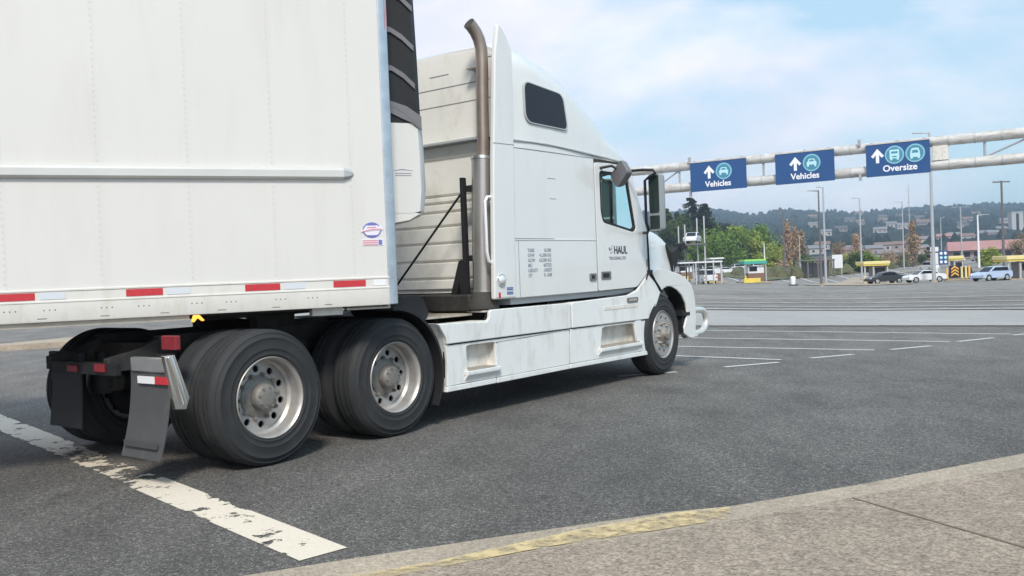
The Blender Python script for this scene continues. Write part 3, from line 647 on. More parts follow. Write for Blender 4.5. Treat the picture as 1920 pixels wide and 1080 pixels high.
b.build('sticker', 'blue', slp)
b = MB(); b.tube([(1.44, -1.20, 2.12), (1.36, -1.20, 2.115), (1.325, -1.20, 2.07), (1.325, -1.20, 1.58), (1.35, -1.20, 1.49), (1.42, -1.20, 1.46)], .016, 10)
b.lathe([(.001, -1.21), (.03, -1.21), (.03, -1.19), (.001, -1.19)], (1.44, 0, 2.07), 14); b.build('grab_handle', 'white', slp)

# ---- lettering on the sleeper and the door
rows = [('TARE', '10,780'), ('GVW', '41,300 KG'), ('GCW', '63,500 KG'), ('MC', '467252'), ('USDOT', '134527'), ('CP', 'R 1608')]
for i, (a_, c_) in enumerate(rows):
    z = 1.575 - i * .052
    text_mesh('lettering', a_, .050, 'inkgrey', slp, (1.965, -1.219, z), (1, 0, 0), (0, 0, 1), thick=.001, bold=.0012, sx=1.0)
    text_mesh('lettering', c_, .050, 'inkgrey', slp, (2.385, -1.219, z), (1, 0, 0), (0, 0, 1), 'RIGHT', .001, .0012, sx=1.0)

# ---- door with a window opening
door = empty('cab_door', (0, 0, 0), parent=trk)
do = rpoly([(3.303, 1.122), (3.305, 2.59), (3.63, 2.60), (4.06, 2.585), (4.14, 2.50), (4.43, 1.90), (4.455, 1.80), (4.46, 1.31), (4.17, 1.135)], [.02, .05, .02, .06, .1, .05, .04, .06, .05], 3)
dw = rpoly([(3.40, 2.50), (4.03, 2.50), (4.20, 1.84), (4.13, 1.80), (3.445, 1.905), (3.40, 2.03)], [.05, .08, .03, .05, .05, .05], 4)
b = MB(); b.plate(do, -1.224, -1.18, [dw]); b.build('door_panel', 'cab', door, bevel=.006)
cx = 3.8; cz = 2.15; dwi = [(cx + (a - cx) * .90, cz + (c - cz) * .90) for a, c in dw]
dw2 = [(cx + (a - cx) * .995, cz + (c - cz) * .995) for a, c in dw]
b = MB(); b.plate(dw2, -1.216, -1.188, [dwi]); b.build('window_frame', 'black', door)
b = MB(); b.poly([(x, -1.204, z) for x, z in dwi]); b.build('window_pane', 'glass', door, smooth=0)
for x0, x1, z0, z1, pr in ((3.36, 3.565, 1.25, 1.34, door), (3.12, 3.25, 1.245, 1.325, slp)):
    b = MB(); b.plate(rpoly([(x0, z0), (x1, z0), (x1, z1), (x0, z1)], .015), -1.234, -1.216); h_ = b.build('door_handle' if pr is door else 'luggage_latch', 'greydark', pr, bevel=.004)
    b = MB(); b.plate(rpoly([(x0 + .025, z0 + .02), (x1 - .05, z0 + .02), (x1 - .05, z1 - .02), (x0 + .025, z1 - .02)], .01), -1.238, -1.232); b.build('paddle', 'black', h_)
text_mesh('lettering', 'HAUL', .128, 'ink', door, (3.655, -1.227, 1.545), (1, 0, 0), (0, 0, 1), thick=.0015, bold=.002, sx=.92)
text_mesh('lettering', 'TRUCKING LTD', .052, 'inkgrey', door, (3.545, -1.227, 1.475), (1, 0, 0), (0, 0, 1), thick=.0015, bold=0, sx=1.02)
b = MB(); b.plate([(3.54, 1.60), (3.565, 1.585), (3.58, 1.605), (3.555, 1.625)], -1.2285, -1.2245); b.plate([(3.555, 1.575), (3.62, 1.60), (3.62, 1.612), (3.56, 1.588)], -1.2285, -1.2245); b.plate([(3.57, 1.545), (3.615, 1.56), (3.615, 1.57), (3.575, 1.556)], -1.2285, -1.2245); b.plate([(3.60, 1.62), (3.625, 1.63), (3.62, 1.645)], -1.2285, -1.2245); b.build('door_emblem', 'inkgrey', door)
b = MB(); b.plate([(3.29, 1.12), (3.302, 1.12), (3.304, 2.60), (3.292, 2.60)], -1.2145, -1.19); b.build('door_gap', 'seam', door)
# far door, same plate on the other side
door2 = empty('cab_door', (0, 0, 0), parent=trk)
b = MB(); b.plate(do, 1.18, 1.224, [dw]); b.build('door_panel', 'cab', door2)
b = MB(); b.plate(dw2, 1.188, 1.216, [dwi]); b.build('window_frame', 'black', door2)
b = MB(); b.poly([(x, 1.204, z) for x, z in dwi]); b.build('window_pane', 'glass', door2, smooth=0)
# windscreen, pillars, dashboard, seats, steering wheel
wsn = empty('windscreen', (0, 0, 0), parent=trk)
top = [(4.17, -1.02, 2.60), (4.26, -.55, 2.61), (4.29, 0, 2.61), (4.26, .55, 2.61), (4.17, 1.02, 2.60)]
bot = [(4.52, -1.06, 1.85), (4.76, -.6, 1.84), (4.82, 0, 1.84), (4.76, .6, 1.84), (4.52, 1.06, 1.85)]
b = MB(); vt = [b.bm.verts.new(p_) for p_ in top]; vb = [b.bm.verts.new(p_) for p_ in bot]
for i in range(4): b.bm.faces.new([vt[i], vt[i + 1], vb[i + 1], vb[i]])
b.build('pane', 'glass', wsn, smooth=60)
for s in (-1, 1):
    b = MB(); b.loft([[(4.03, s * 1.20, 2.60), (4.20, s * 1.13, 2.62), (4.22, s * .99, 2.61), (4.05, s * 1.10, 2.56)], [(4.20, s * 1.215, 2.33), (4.33, s * 1.17, 2.30), (4.32, s * 1.0, 2.28), (4.20, s * 1.12, 2.28)], [(4.42, s * 1.215, 1.84), (4.56, s * 1.15, 1.82), (4.54, s * 1.02, 1.82), (4.42, s * 1.14, 1.82)]]); b.build('pillar', 'cab', wsn, bevel=.01)
b = MB(); b.box(4.20, 4.62, -1.05, 1.05, 1.45, 1.84); b.box(4.0, 4.25, -1.0, 1.0, 1.30, 1.70); b.build('dashboard', 'dash', trk, bevel=.05, bseg=3)
for y in (-.62, .62):
    st = empty('seat', (3.35, y, 1.14), parent=trk)
    b = MB(); b.box(.0, .5, -.25, .25, .38, .52); b.build('cushion', 'seat', st, bevel=.04); b = MB(); b.box(-.12, .02, -.25, .25, .45, 1.15); b.build('backrest', 'seat', st, bevel=.05)
    b = MB(); b.box(.1, .35, -.15, .15, 0, .38); b.build('pedestal', 'black', st)
b = MB(); sc_ = Vector((4.05, .62, 1.88)); pts = []
for k in range(25):
    a = 2 * math.pi * k / 24; pts.append(sc_ + Vector((-.09 * math.sin(a), .22 * math.cos(a), .20 * math.sin(a))))
b.tube(pts, .014, 8, cap=False); b.tube([sc_, sc_ + Vector((.25, 0, -.28))], .03, 8); b.tube([sc_ + Vector((0, -.22, 0)), sc_ + Vector((0, .22, 0))], .013, 6); b.build('steering_wheel', 'black', trk)
b = MB(); b.box(2.92, 4.19, -1.14, 1.14, 2.60, 2.637); b.build('headliner', 'dash', slp)
# cowl between door and hood
b = MB(); b.plate([(4.17, 1.08), (4.46, 1.30), (4.455, 1.82), (4.60, 1.80), (4.60, 1.08)], -1.15, 1.15); b.build('cowl', 'cab', trk, bevel=.01)

# ---- hood and fenders
hood = empty('hood', (0, 0, 0), parent=trk)
def hsec(x, hw, zt, hs, zb=.95):
    side = [(-hs, zb), (-hs, zb + .18), (-(hs * .5 + hw * .5) - .01, zt - (zt - zb) * .42), (-hw - .02, zt - .16), (-hw, zt - .06), (-hw + .05, zt - .01), (-hw + .18, zt + .01), (-.25, zt + .03)]
    return [(x, y, z) for y, z in side + [(-y, z) for y, z in reversed(side)]]
b = MB(); b.loft([hsec(4.475, 1.13, 1.86, 1.20), hsec(4.75, 1.08, 1.86, 1.17), hsec(4.94, 1.03, 1.85, 1.12), hsec(5.12, 1.01, 1.825, 1.07), hsec(5.27, 1.0, 1.785, 1.03), hsec(5.40, .995, 1.72, 1.01), hsec(5.51, .985, 1.63, 1.0), hsec(5.59, .97, 1.52, .98), hsec(5.64, .95, 1.36, .96), hsec(5.67, .90, 1.18, .93)])
b.build('hood_shell', 'cab', hood, smooth=60)
b = MB(); b.tube([(5.30, -1.035, 1.66), (5.38, -1.04, 1.53), (5.45, -1.03, 1.42), (5.50, -1.02, 1.26)], [.012, .030, .024, .012], 8); b.build('intake_strip', 'black', hood)
b = MB(); b.plate([(5.4, 1.45), (5.72, 1.40), (5.78, .55), (5.4, .55)], -.70, .70); b.build('grille', 'greydark', hood, bevel=.04)
b = MB(); b.tube([(4.462, -1.225, 1.82), (4.468, -1.228, 1.6), (4.468, -1.228, 1.31), (4.52, -1.23, 1.29), (4.60, -1.235, 1.20), (4.72, -1.235, 1.10), (4.775, -1.235, 1.045)], [.012, .014, .017, .016, .013, .012, .010], 8); b.build('hood_gap', 'black', hood)
b = MB(); b.box(4.43, 4.53, -1.25, -1.20, 1.285, 1.335); b.tube([(4.44, -1.235, 1.30), (4.38, -1.235, 1.22)], .012, 6); b.build('hood_latch', 'black', hood, bevel=.01)
b = MB(); b.box(4.42, 4.435, -1.23, -1.22, 1.38, 1.47); b.build('side_badge', 'greydark', door)
def fender(s):
    e = empty('fender', (0, 0, 0), parent=trk)
    topl = [(4.50, 1.295), (4.62, 1.335), (4.85, 1.345), (5.09, 1.30), (5.30, 1.26), (5.47, 1.20), (5.61, 1.12), (5.67, 1.02), (5.70, .92), (5.715, .77)]
    low = [(5.70, .60), (5.69, .48), (5.775, .41), (5.55, .40), (5.45, .43), (5.37, .47), (5.355, .56), (5.40, .63), (5.44, .70)]
    ar = [(5.455, .76), (5.42, .87), (5.32, .985), (5.18, 1.065), (5.06, 1.10), (4.96, 1.112), (4.86, 1.10), (4.78, 1.065)]
    lp = topl + low + ar + [(4.70, 1.11), (4.60, 1.21)]
    b = MB(); b.plate(lp, s * 1.235, s * 1.205); o = b.build('fender_shell', 'cab', e, bevel=.014, bseg=3)
    inn = [(x - .03 if x > 5.3 else x, z - .035) for x, z in topl]
    b = MB(); b.plate(topl + list(reversed(inn)), s * 1.207, s * .86); b.build('fender_top', 'cab', e, bevel=.01)
    wl2 = [(4.42, .75), (4.52, .93), (4.66, 1.05)] + list(reversed(ar)) + [(5.47, .60)]; wi = [(x + (.04 if x > 5 else -.04), z + .05) for x, z in wl2]
    b = MB(); b.plate(wl2 + list(reversed(wi)), s * 1.203, s * .60); b.plate([(4.42, .5)] + wl2 + [(5.47, .42)], s * .62, s * .60); b.build('wheel_well', 'black', e)
    return e
fender(-1); fender(1)
b = MB(); b.box(4.5, 5.42, -.88, .88, .62, 1.25); b.build('engine_bay', 'black', hood)
# front bumper and tubular guard
b = MB(); b.loft([[(5.56, y, .44), (5.56, y, .80), (5.50 + d_, y, .80), (5.53 + d_, y, .60), (5.50 + d_, y, .42)] for y, d_ in ((-1.19, .20), (-1.10, .33), (-.8, .42), (0, .47), (.8, .42), (1.10, .33), (1.21, .20))]); b.build('bumper', 'cab', trk, bevel=.02)
b = MB(); b.box(5.32, 5.52, -1.24, -.9, .71, .755); b.box(5.36, 5.46, -1.20, -.9, .5, .78); b.build('bumper_bracket', 'black', trk)
MT['guard'] = mat('guard_tube_metal', (.74, .73, .69), .32, .55, var=.04)
grd = empty('front_guard', (0, 0, 0), parent=trk)
for y in (-1.0, 1.0):
    b = MB(); b.tube([(5.75, y, .735), (6.20, y, .745), (6.36, y, .735), (6.46, y, .69), (6.50, y, .61), (6.48, y, .53), (6.42, y, .465), (6.32, y, .425), (6.15, y, .415), (5.80, y, .42)], .046, 14); b.build('guard_hoop', 'guard', grd, smooth=60)
b = MB(); b.tube([(6.20, -1.0, .745), (6.28, 0, .745), (6.20, 1.0, .745)], .038, 12); b.build('guard_bar', 'guard', grd, smooth=60)

# ---- mirrors
mr_ = empty('door_mirror', (0, 0, 0), parent=trk)
b = MB(); b.tube([(3.95, -1.21, 2.50), (3.98, -1.32, 2.525), (4.02, -1.45, 2.525), (4.06, -1.56, 2.515), (4.08, -1.58, 2.48), (4.07, -1.50, 2.44), (4.06, -1.445, 2.40), (4.06, -1.445, 1.90), (4.12, -1.44, 1.82), (4.24, -1.35, 1.78), (4.40, -1.21, 1.80)], .017, 10); b.build('mirror_arm', 'black', mr_, smooth=60)
MT['mirrorshell'] = mat('mirror_shell', (.30, .32, .335), .35, var=.05)
def mirror_head(name, c, w_, h_, d_, yaw, m_, tilt=0):
    e = empty(name, c, parent=mr_, rot=(tilt, 0, yaw))
    fr0 = rpoly([(-w_ / 2, -h_ / 2), (w_ / 2, -h_ / 2), (w_ / 2, h_ / 2), (-w_ / 2, h_ / 2)], min(w_, h_) * .22, 4)
    b = MB(); secs = []
    for x, k in ((0, 1), (d_ * .5, 1), (d_ * .85, .88), (d_, .6)): secs.append([(x, y * k, z * (k * .3 + .7)) for y, z in fr0])
    b.loft(secs); b.build('housing', m_, e, smooth=50, bevel=.004)
    return e, fr0
e_, f0 = mirror_head('main_mirror', (4.12, -1.53, 2.14), .17, .68, .13, R(-10), 'mirrorshell')
b = MB(); b.plate([(y * .84, z * .66 + .095) for y, z in f0], -.004, .002, axis='x'); b.build('glass', 'mirror', e_)
b = MB(); b.plate([(y * .84, z * .24 - .24) for y, z in f0], -.004, .002, axis='x'); b.build('glass', 'mirror', e_)
e_, f0 = mirror_head('look_down_mirror', (3.50, -1.42, 2.45), .27, .20, .10, R(-22), 'greydark', R(-38))
b = MB(); b.tube([(3.42, -1.22, 2.53), (3.50, -1.33, 2.55), (3.54, -1.42, 2.49)], .016, 8); b.build('mirror_arm', 'black', mr_)
hm = empty('hood_mirror', (0, 0, 0), parent=trk)
b = MB(); b.plate(rpoly([(5.62, 1.30), (5.66, 1.30), (5.95, 1.64), (5.90, 1.67), (5.66, 1.57)], .02), -.96, -.88); b.build('mirror_arm', 'black', hm, bevel=.012)
b = MB(); b.plate(rpoly([(5.84, 1.58), (5.97, 1.60), (5.98, 1.69), (5.85, 1.68)], .02), -.98, -.86); b.build('mirror_head', 'black', hm, bevel=.02)

# ---- exhaust stack behind the sleeper, braces and air lines
ex = empty('exhaust_stack', (0, 0, 0), parent=trk)
YM = -1.02
b = MB(); b.tube([(1.475, YM, 1.19), (1.50, YM, 1.85), (1.535, YM, 2.51)], [.110, .110, .110], 28); b.build('muffler', 'muffler', ex, smooth=50)
b = MB(); b.tube([(1.53, YM, 2.50), (1.535, YM, 2.53)], .115, 28); b.tube([(1.475, YM, 1.19), (1.474, YM, 1.21)], .115, 28); b.build('clamp_ring', 'alu', ex, smooth=40)
b = MB()
pth = [(1.545, YM, 2.50), (1.56, YM, 2.8), (1.575, YM, 3.2), (1.59, YM, 3.48), (1.588, YM, 3.62), (1.565, YM + .01, 3.72), (1.53, YM + .02, 3.785), (1.485, YM + .03, 3.835), (1.45, YM + .035, 3.86)]
b.tube(pth, .062, 24, cap=False); b.build('pipe', 'stack', ex, smooth=60)
b = MB(); b.tube([(1.53, YM + .02, 3.785), (1.485, YM + .03, 3.835), (1.452, YM + .035, 3.858)], .055, 24); b.build('pipe_bore', 'soot', ex, smooth=60)
b = MB(); b.tube([(1.47, YM, 1.20), (1.47, YM + .02, 1.10), (1.52, YM + .12, .98), (1.6, YM + .3, .9)], .09, 16); b.lathe([(.001, 1.02), (.16, 1.02), (.17, 1.06), (.10, 1.19), (.001, 1.19)], (1.45, YM + .0, 0), 24, 'z'); b.build('elbow', 'soot', ex, smooth=50)
br = empty('stack_bracket', (0, 0, 0), parent=trk)
b = MB(); b.box(1.40, 1.46, -.86, -.82, 1.0, 2.34); b.box(1.44, 1.52, -.94, -.84, 1.5, 1.56); b.box(1.44, 1.55, -.94, -.84, 2.2, 2.26)
b.build('post', 'black', br, bevel=.004)
b = MB(); b.plate([(-.90, 1.0), (-.88, 1.50), (-.83, 1.52), (-.80, 1.50), (-.62, 1.0), (-.70, 1.0), (-.80, 1.30), (-.82, 1.0)], 1.36, 1.42, axis='x'); b.build('gusset', 'black', br)
b = MB(); b.tube([(1.42, -.84, 2.20), (1.35, .16, 1.19)], .012, 8); b.build('brace_rod', 'black', br)
b = MB(); b.box(1.30, 1.68, -.98, .6, 1.0, 1.17); b.build('cross_box', 'frame', br, bevel=.02)
hs_ = empty('air_hoses', (0, 0, 0), parent=trk)
for k, (dy, dx) in enumerate(((0, 0), (.05, .04), (-.05, .02))):
    b = MB(); pts = []
    for i in range(15):
        t_ = i / 14; pts.append((.30 + dx + .55 * t_ ** 1.5 + .02 * math.sin(6 * t_ + k), -.18 + dy + .10 * math.sin(3.14 * t_), 1.86 - .70 * math.sin(t_ * 1.57) + .03 * math.sin(9 * t_ + k)))
    b.tube(pts, .017, 8); b.build('hose', 'black', hs_, smooth=60)

# ================================================================== the trailer
QO = (-1.48363, 8.61049, 0); QA = math.pi / 2 - 1.1528
trl = empty('box_trailer', QO, QA)
tag(trl, 'long white refrigerated box trailer with red reflector strips along its lower rail', 'trailer')
LT = 16.1
b = MB(); b.box(-LT, -.03, -1.295, -1.25, 1.37, 4.10); b.build('side_wall', 'trailer', trl)
b = MB()
for i in range(0, 27):
    x = -.30 - i * .61
    if x < -LT: break
    b.plate([(x, 1.38), (x + .006, 1.38), (x + .006, 4.05), (x, 4.05)], -1.2965, -1.294)
MT['skinseam'] = mat('skin_seam', (.635, .63, .605), .5)
b.build('wall_seams', 'skinseam', trl)
b = MB(); rv = []
for i in range(0, 18):
    x = -.30 - i * .61
    for k in range(60):
        z = 1.42 + k * .045
        b.box(x - .012, x - .004, -1.2975, -1.2945, z, z + .006)
MT['rivet'] = mat('rivet_heads', (.545, .535, .515), .45, .3)
b.build('rivets', 'rivet', trl, smooth=0)
b = MB(); b.box(-LT, -.03, 1.25, 1.295, 1.16, 4.10); b.build('side_wall', 'trailer', trl)
b = MB(); b.box(-LT, -.02, -1.25, 1.25, 4.05, 4.09); b.build('roof', 'trailer', trl)
b = MB(); b.box(-.06, -.005, -1.25, 1.25, 1.16, 4.08); b.build('front_wall', 'trailer', trl)
b = MB(); b.box(-LT, -LT + .05, -1.25, 1.25, 1.16, 4.08); b.build('rear_doors', 'trailer', trl)
b = MB(); b.plate([(-LT, -1.30), (-.03, -1.30), (-.03, -1.25), (-LT, -1.25)], 1.20, 1.215, axis='z'); b.box(-LT, -.03, -1.25, 1.25, 1.17, 1.26); b.build('floor', 'frame', trl)
b = MB(); b.plate([(-1.25, 1.153), (-1.298, 1.153), (-1.302, 1.165), (-1.302, 1.283), (-1.306, 1.288), (-1.306, 1.296), (-1.300, 1.300), (-1.300, 1.362), (-1.306, 1.366), (-1.306, 1.376), (-1.298, 1.380), (-1.25, 1.380)], -LT, -.03, axis='x'); b.build('lower_rail', 'traillow', trl, smooth=20)
b = MB()
for i in range(-1, 34):
    x = -.25 - i * .305 - (i % 2) * .06
    if i < 1: continue
    for dx_ in (0, .035, .07): b.lathe([(.001, -1.3035), (.005, -1.303), (.006, -1.302)], (x - dx_, 0, 1.235), 6)
for i in range(1, 30):
    b.box(-.1 - i * .40 - .06, -.1 - i * .40, -1.3035, -1.3015, 1.174, 1.180)
b.build('rail_bolts', 'hub', trl, smooth=0)
b = MB(); b.plate([(-.04, -1.250), (-.04, -1.303), (.0, -1.303), (.04, -1.285), (.052, -1.25), (.052, -1.20), (.0, -1.20)], 1.153, 4.10, axis='z'); b.build('corner_post', 'galv', trl, bevel=.01, bseg=3)
b = MB(); b.plate([(-.04, 1.250), (-.04, 1.303), (.0, 1.303), (.04, 1.285), (.052, 1.20), (.0, 1.20)], 1.153, 4.10, axis='z'); b.build('corner_post', 'galv', trl, bevel=.01)
b = MB(); b.plate([(.020, -1.291), (.047, -1.272), (.049, -1.269), (.022, -1.295)], 3.36, 4.0, axis='z')
b.build('corner_reflector', 'red', trl)
# rub rail
MT['railpaint'] = mat('rub_rail_metal', (.62, .615, .59), .38, .25, var=.05, grime=(.42, .40, .35), gscale=3, gamt=.3, gstretch=(.3, 1, 3))
b = MB(); b.plate([(-1.296, 2.150), (-1.325, 2.158), (-1.336, 2.172), (-1.336, 2.222), (-1.325, 2.238), (-1.296, 2.248)], -LT, -.37, axis='x'); rr_ = b.build('rub_rail', 'railpaint', trl, smooth=30)
b = MB(); b.loft([[(-.37, -1.296, 2.150), (-.37, -1.336, 2.172), (-.37, -1.336, 2.225), (-.37, -1.296, 2.248)], [(-.32, -1.296, 2.158), (-.32, -1.325, 2.18), (-.32, -1.325, 2.215), (-.32, -1.296, 2.240)], [(-.285, -1.296, 2.185), (-.285, -1.300, 2.19), (-.285, -1.300, 2.205), (-.285, -1.296, 2.210)]]); b.build('end_cap', 'trim_grey', rr_)
# reflective strips
reds = [(-.483, -.225), (-1.155, -.895), (-1.985, -1.737), (-2.83, -2.568)] + [(-2.83 - .84 * k, -2.57 - .84 * k) for k in range(1, 15)]
for i, (x0, x1) in enumerate(reds):
    b = MB(); b.box(x0, x1, -1.3035, -1.2995, 1.308, 1.358); b.build('red_reflector', 'red', trl, smooth=0)
    if i: 
        b = MB(); b.box(x1 + .03, x1 + .19, -1.3035, -1.2995, 1.310, 1.356); b.build('white_reflector', 'lightgrey', trl, smooth=0)
b = MB(); b.box(-.16, -.06, -1.3035, -1.2995, 1.310, 1.356); b.build('white_reflector', 'white', trl, smooth=0)
# round badge and flag strip
bd = empty('badge', (0, 0, 0), parent=trl)
def ell(cx, cz, a_, c_, n=28): return [(cx + a_ * math.cos(2 * math.pi * i / n), cz + c_ * math.sin(2 * math.pi * i / n)) for i in range(n)]
MT['badgewhite'] = mat('badge_white', (.74, .70, .78), .4); MT['badgered'] = mat('badge_red', (.62, .26, .30), .4); MT['badgeblue'] = mat('badge_blue', (.16, .17, .46), .4)
b = MB(); b.plate(ell(-.155, 1.752, .075, .062), -1.2985, -1.2945); b.build('disc', 'badgeblue', bd, smooth=0)
b = MB(); b.plate(ell(-.155, 1.752, .066, .050), -1.3, -1.298); b.build('ring', 'badgewhite', bd, smooth=0)
b = MB(); b.plate(rpoly([(-.245, 1.735), (-.15, 1.748), (-.065, 1.75), (-.065, 1.782), (-.15, 1.785), (-.245, 1.750)], .01), -1.3025, -1.3005); b.build('band', 'badgewhite', bd, smooth=0)
b = MB(); b.plate([(-.235, 1.739), (-.15, 1.752), (-.075, 1.755), (-.075, 1.763), (-.15, 1.761), (-.235, 1.745)], -1.304, -1.3025); b.plate(rpoly([(-.20, 1.768), (-.12, 1.770), (-.12, 1.778), (-.19, 1.776)], .003), -1.304, -1.3025); b.build('stripe', 'badgered', bd, smooth=0)
b = MB(); b.plate(rpoly([(-.195, 1.79), (-.115, 1.79), (-.13, 1.802), (-.18, 1.802)], .004), -1.302, -1.2995); b.plate(rpoly([(-.195, 1.712), (-.115, 1.712), (-.13, 1.704), (-.18, 1.704)], .003), -1.302, -1.2995); b.build('crest', 'badgeblue', bd, smooth=0)
fg = empty('flag_sticker', (0, 0, 0), parent=trl)
b = MB(); b.box(-.235, -.065, -1.2985, -1.2945, 1.628, 1.680); b.build('ground', 'badgewhite', fg, smooth=0)
b = MB()
for k in range(3): b.box(-.232, -.11, -1.2999, -1.2984, 1.632 + k * .016, 1.641 + k * .016)
b.build('stripes', 'badgered', fg, smooth=0)
b = MB(); b.box(-.105, -.075, -1.2999, -1.2984, 1.634, 1.674); b.build('canton', 'badgeblue', fg, smooth=0)
# amber lamp and hardware under the rail
b = MB(); b.plate([(-1.55, 1.10), (-1.535, 1.148), (-1.49, 1.148), (-1.455, 1.105), (-1.475, 1.10), (-1.505, 1.125), (-1.53, 1.095)], -1.30, -1.27); b.build('marker_lamp', 'amber', trl, bevel=.003)
b = MB(); b.box(-3.6, -1.56, -1.27, -1.20, 1.115, 1.152); b.build('rail_flange', 'deck', trl)
b = MB(); b.box(-.64, -.40, -1.22, -1.1, 1.09, 1.15); b.box(-.36, .0, -1.20, -1.12, 1.12, 1.15); b.build('cross_bracket', 'traillow', trl)
b = MB(); b.box(-2.2, -.02, -1.2, 1.2, 1.135, 1.168)
for i in range(1, 40): b.box(-2.2 - i * .34, -2.15 - i * .34, -1.24, 1.24, 1.125, 1.17)
b.lathe([(.001, 1.05), (.045, 1.05), (.045, 1.14), (.001, 1.14)], (-.91, 0, 0), 16, 'z'); b.build('cross_members', 'frame', trl)
# refrigeration unit on the nose
ru = empty('refrigeration_unit', (0, 0, 0), parent=trl)
def rsec(z, d_):
    return [(0, -1.03, z), (d_ * .80, -1.03, z), (d_ * .93, -.97, z), (d_ * 1.02, -.80, z), (d_ * 1.1, 0, z), (d_ * 1.02, .80, z), (d_ * .93, .97, z), (d_ * .80, 1.03, z), (0, 1.03, z)]
b = MB(); b.loft([rsec(1.90, .33), rsec(1.92, .43), rsec(2.1, .455), rsec(2.4, .45), rsec(2.66, .44)]); b.build('lower_cover', 'trailer', ru, smooth=40)
b = MB(); b.loft([rsec(1.82, .12), rsec(1.845, .31), rsec(1.89, .41), rsec(1.905, .41)]); b.build('underside', 'traillow', ru, smooth=40)
b = MB(); b.loft([rsec(2.66, .43), rsec(3.2, .42), rsec(3.9, .40), rsec(4.0, .34)]); b.build('louvre_body', 'black', ru, smooth=40)
b = MB()
for z0 in (2.60, 2.90, 3.22, 3.55):
    A = [(.045, z0 + .24), (.14, z0 + .235), (.24, z0 + .18), (.34, z0 + .09)]; B = [(.34, z0 + .04), (.24, z0 + .13), (.14, z0 + .19), (.045, z0 + .195)]
    b.plate(A + B, -1.048, -1.02)
b.plate([(.01, 2.72), (.05, 2.70), (.05, 4.0), (.01, 4.0)], -1.05, -1.02)
b.plate([(.01, 2.84), (.01, 2.76), (.10, 2.745), (.2, 2.70), (.30, 2.66), (.385, 2.60), (.385, 2.72), (.26, 2.80), (.12, 2.84)], -1.046, -1.025)
b.build('louvre_frame', 'greydark', ru, bevel=.004)
b = MB(); b.plate([(.12, 2.26), (.20, 2.275), (.30, 2.26), (.20, 2.268)], -1.033, -1.0295)
for k in range(2): b.box(.14, .28, -1.032, -1.0295, 2.235 - k * .018, 2.241 - k * .018)
b.build('unit_sticker', 'inkgrey', ru, smooth=0)
# landing gear
for s in (-1, 1):
    e = empty('landing_leg', (-3.6, s * .75, 0), parent=trl); b = MB(); b.box(-.06, .06, -.06, .06, .45, 1.17); b.build('outer_tube', 'frame', e); b = MB(); b.box(-.045, .045, -.045, .045, .32, .5); b.box(-.13, .13, -.13, .13, .30, .32); b.build('foot', 'frame', e)

# ================================================================== sign gantry
def G2(A, B, t): return Vector(A) + (Vector(B) - Vector(A)) * t
MT['gantry'] = mat('gantry_pipe', (.60, .60, .585), .5, .2, var=.08, vscale=1.2, grime=(.33, .30, .25), gscale=2.4, gamt=.8, gstretch=(.8, .8, 3), lo=.45, hi=.7)
MT['gantrydark'] = mat('gantry_steel', (.34, .35, .38), .6)
MT['signblue'] = mat('sign_blue', (.017, .076, .225), .5, var=.06, vscale=.8)
MT['signwhite'] = mat('sign_white', (.80, .82, .85), .5)
MT['signteal'] = mat('sign_teal', (.22, .50, .60), .5)
MT['signtealdark'] = mat('sign_teal_dark', (.06, .24, .34), .5)
GA, GB = (3.2, 55.0), (31.5, 37.5)
gd = (Vector(GB) - Vector(GA)); GL = gd.length; gu = gd.normalized(); gang = math.atan2(gu.y, gu.x)
gan = empty('sign_gantry', (GA[0], GA[1], 0), gang)
tag(gan, 'pale steel twin pipe gantry spanning the lanes and carrying the blue overhead signs', 'gantry')
ZL, ZH = 5.70, 6.85
b = MB(); b.tube([(0, 0, ZL), (GL, 0, ZL)], .25, 20); b.build('lower_pipe', 'gantry', gan, smooth=50)
b = MB(); b.tube([(0, 0, ZH), (GL, 0, ZH)], .25, 20); b.build('upper_pipe', 'gantry', gan, smooth=50)
x = .8; k = 0
while x < GL:
    for z in (ZL, ZH):
        if (k + (z == ZH)) % 1 == 0:
            b = MB(); b.tube([(x, 0, z), (x + .06, 0, z)], .265, 16); b.build('pipe_band', 'trim_grey', gan)
    x += 1.12; k += 1
for x0, x1, x2 in ((3.4, 2.2, 3.3), (7.42, 6.2, 7.35), (12.1, None, None), (22.5, 24.3, 22.6), (26.8, 28.8, 26.9), (31, 32.8, 31.1)):
    b = MB(); b.tube([(x0, 0, ZL + .2), (x0, 0, ZH - .2)], .06, 8); b.build('strut', 'gantrydark', gan)
    if x1: b = MB(); b.tube([(x2, 0, (ZH if x1 < x2 else ZL) + (-.24 if x1 < x2 else .24)), (x1, 0, (ZL if x1 < x2 else ZH) + (.24 if x1 < x2 else -.24))], .045, 8); b.build('strut', 'gantrydark', gan)
for x in (0, GL):
    b = MB(); b.tube([(x, 0, tz(GA[0] if x == 0 else GB[0], GA[1] if x == 0 else GB[1]) - .2), (x, 0, ZH + .4)], .3, 16); b.build('post', 'gantry', gan, smooth=50)
b = MB(); b.box(20.28, 20.96, -.20, .0, 5.92, 6.62); b.build('junction_box', 'dirty', gan, bevel=.02)
for x, z in ((8.12, 7.12), (16.98, 7.12), (16.98, 5.42), (8.12, 5.3)):
    b = MB(); b.box(x - .06, x + .06, -.34, -.2, z - .16, z + .16); b.build('pipe_clamp', 'gantrydark', gan)

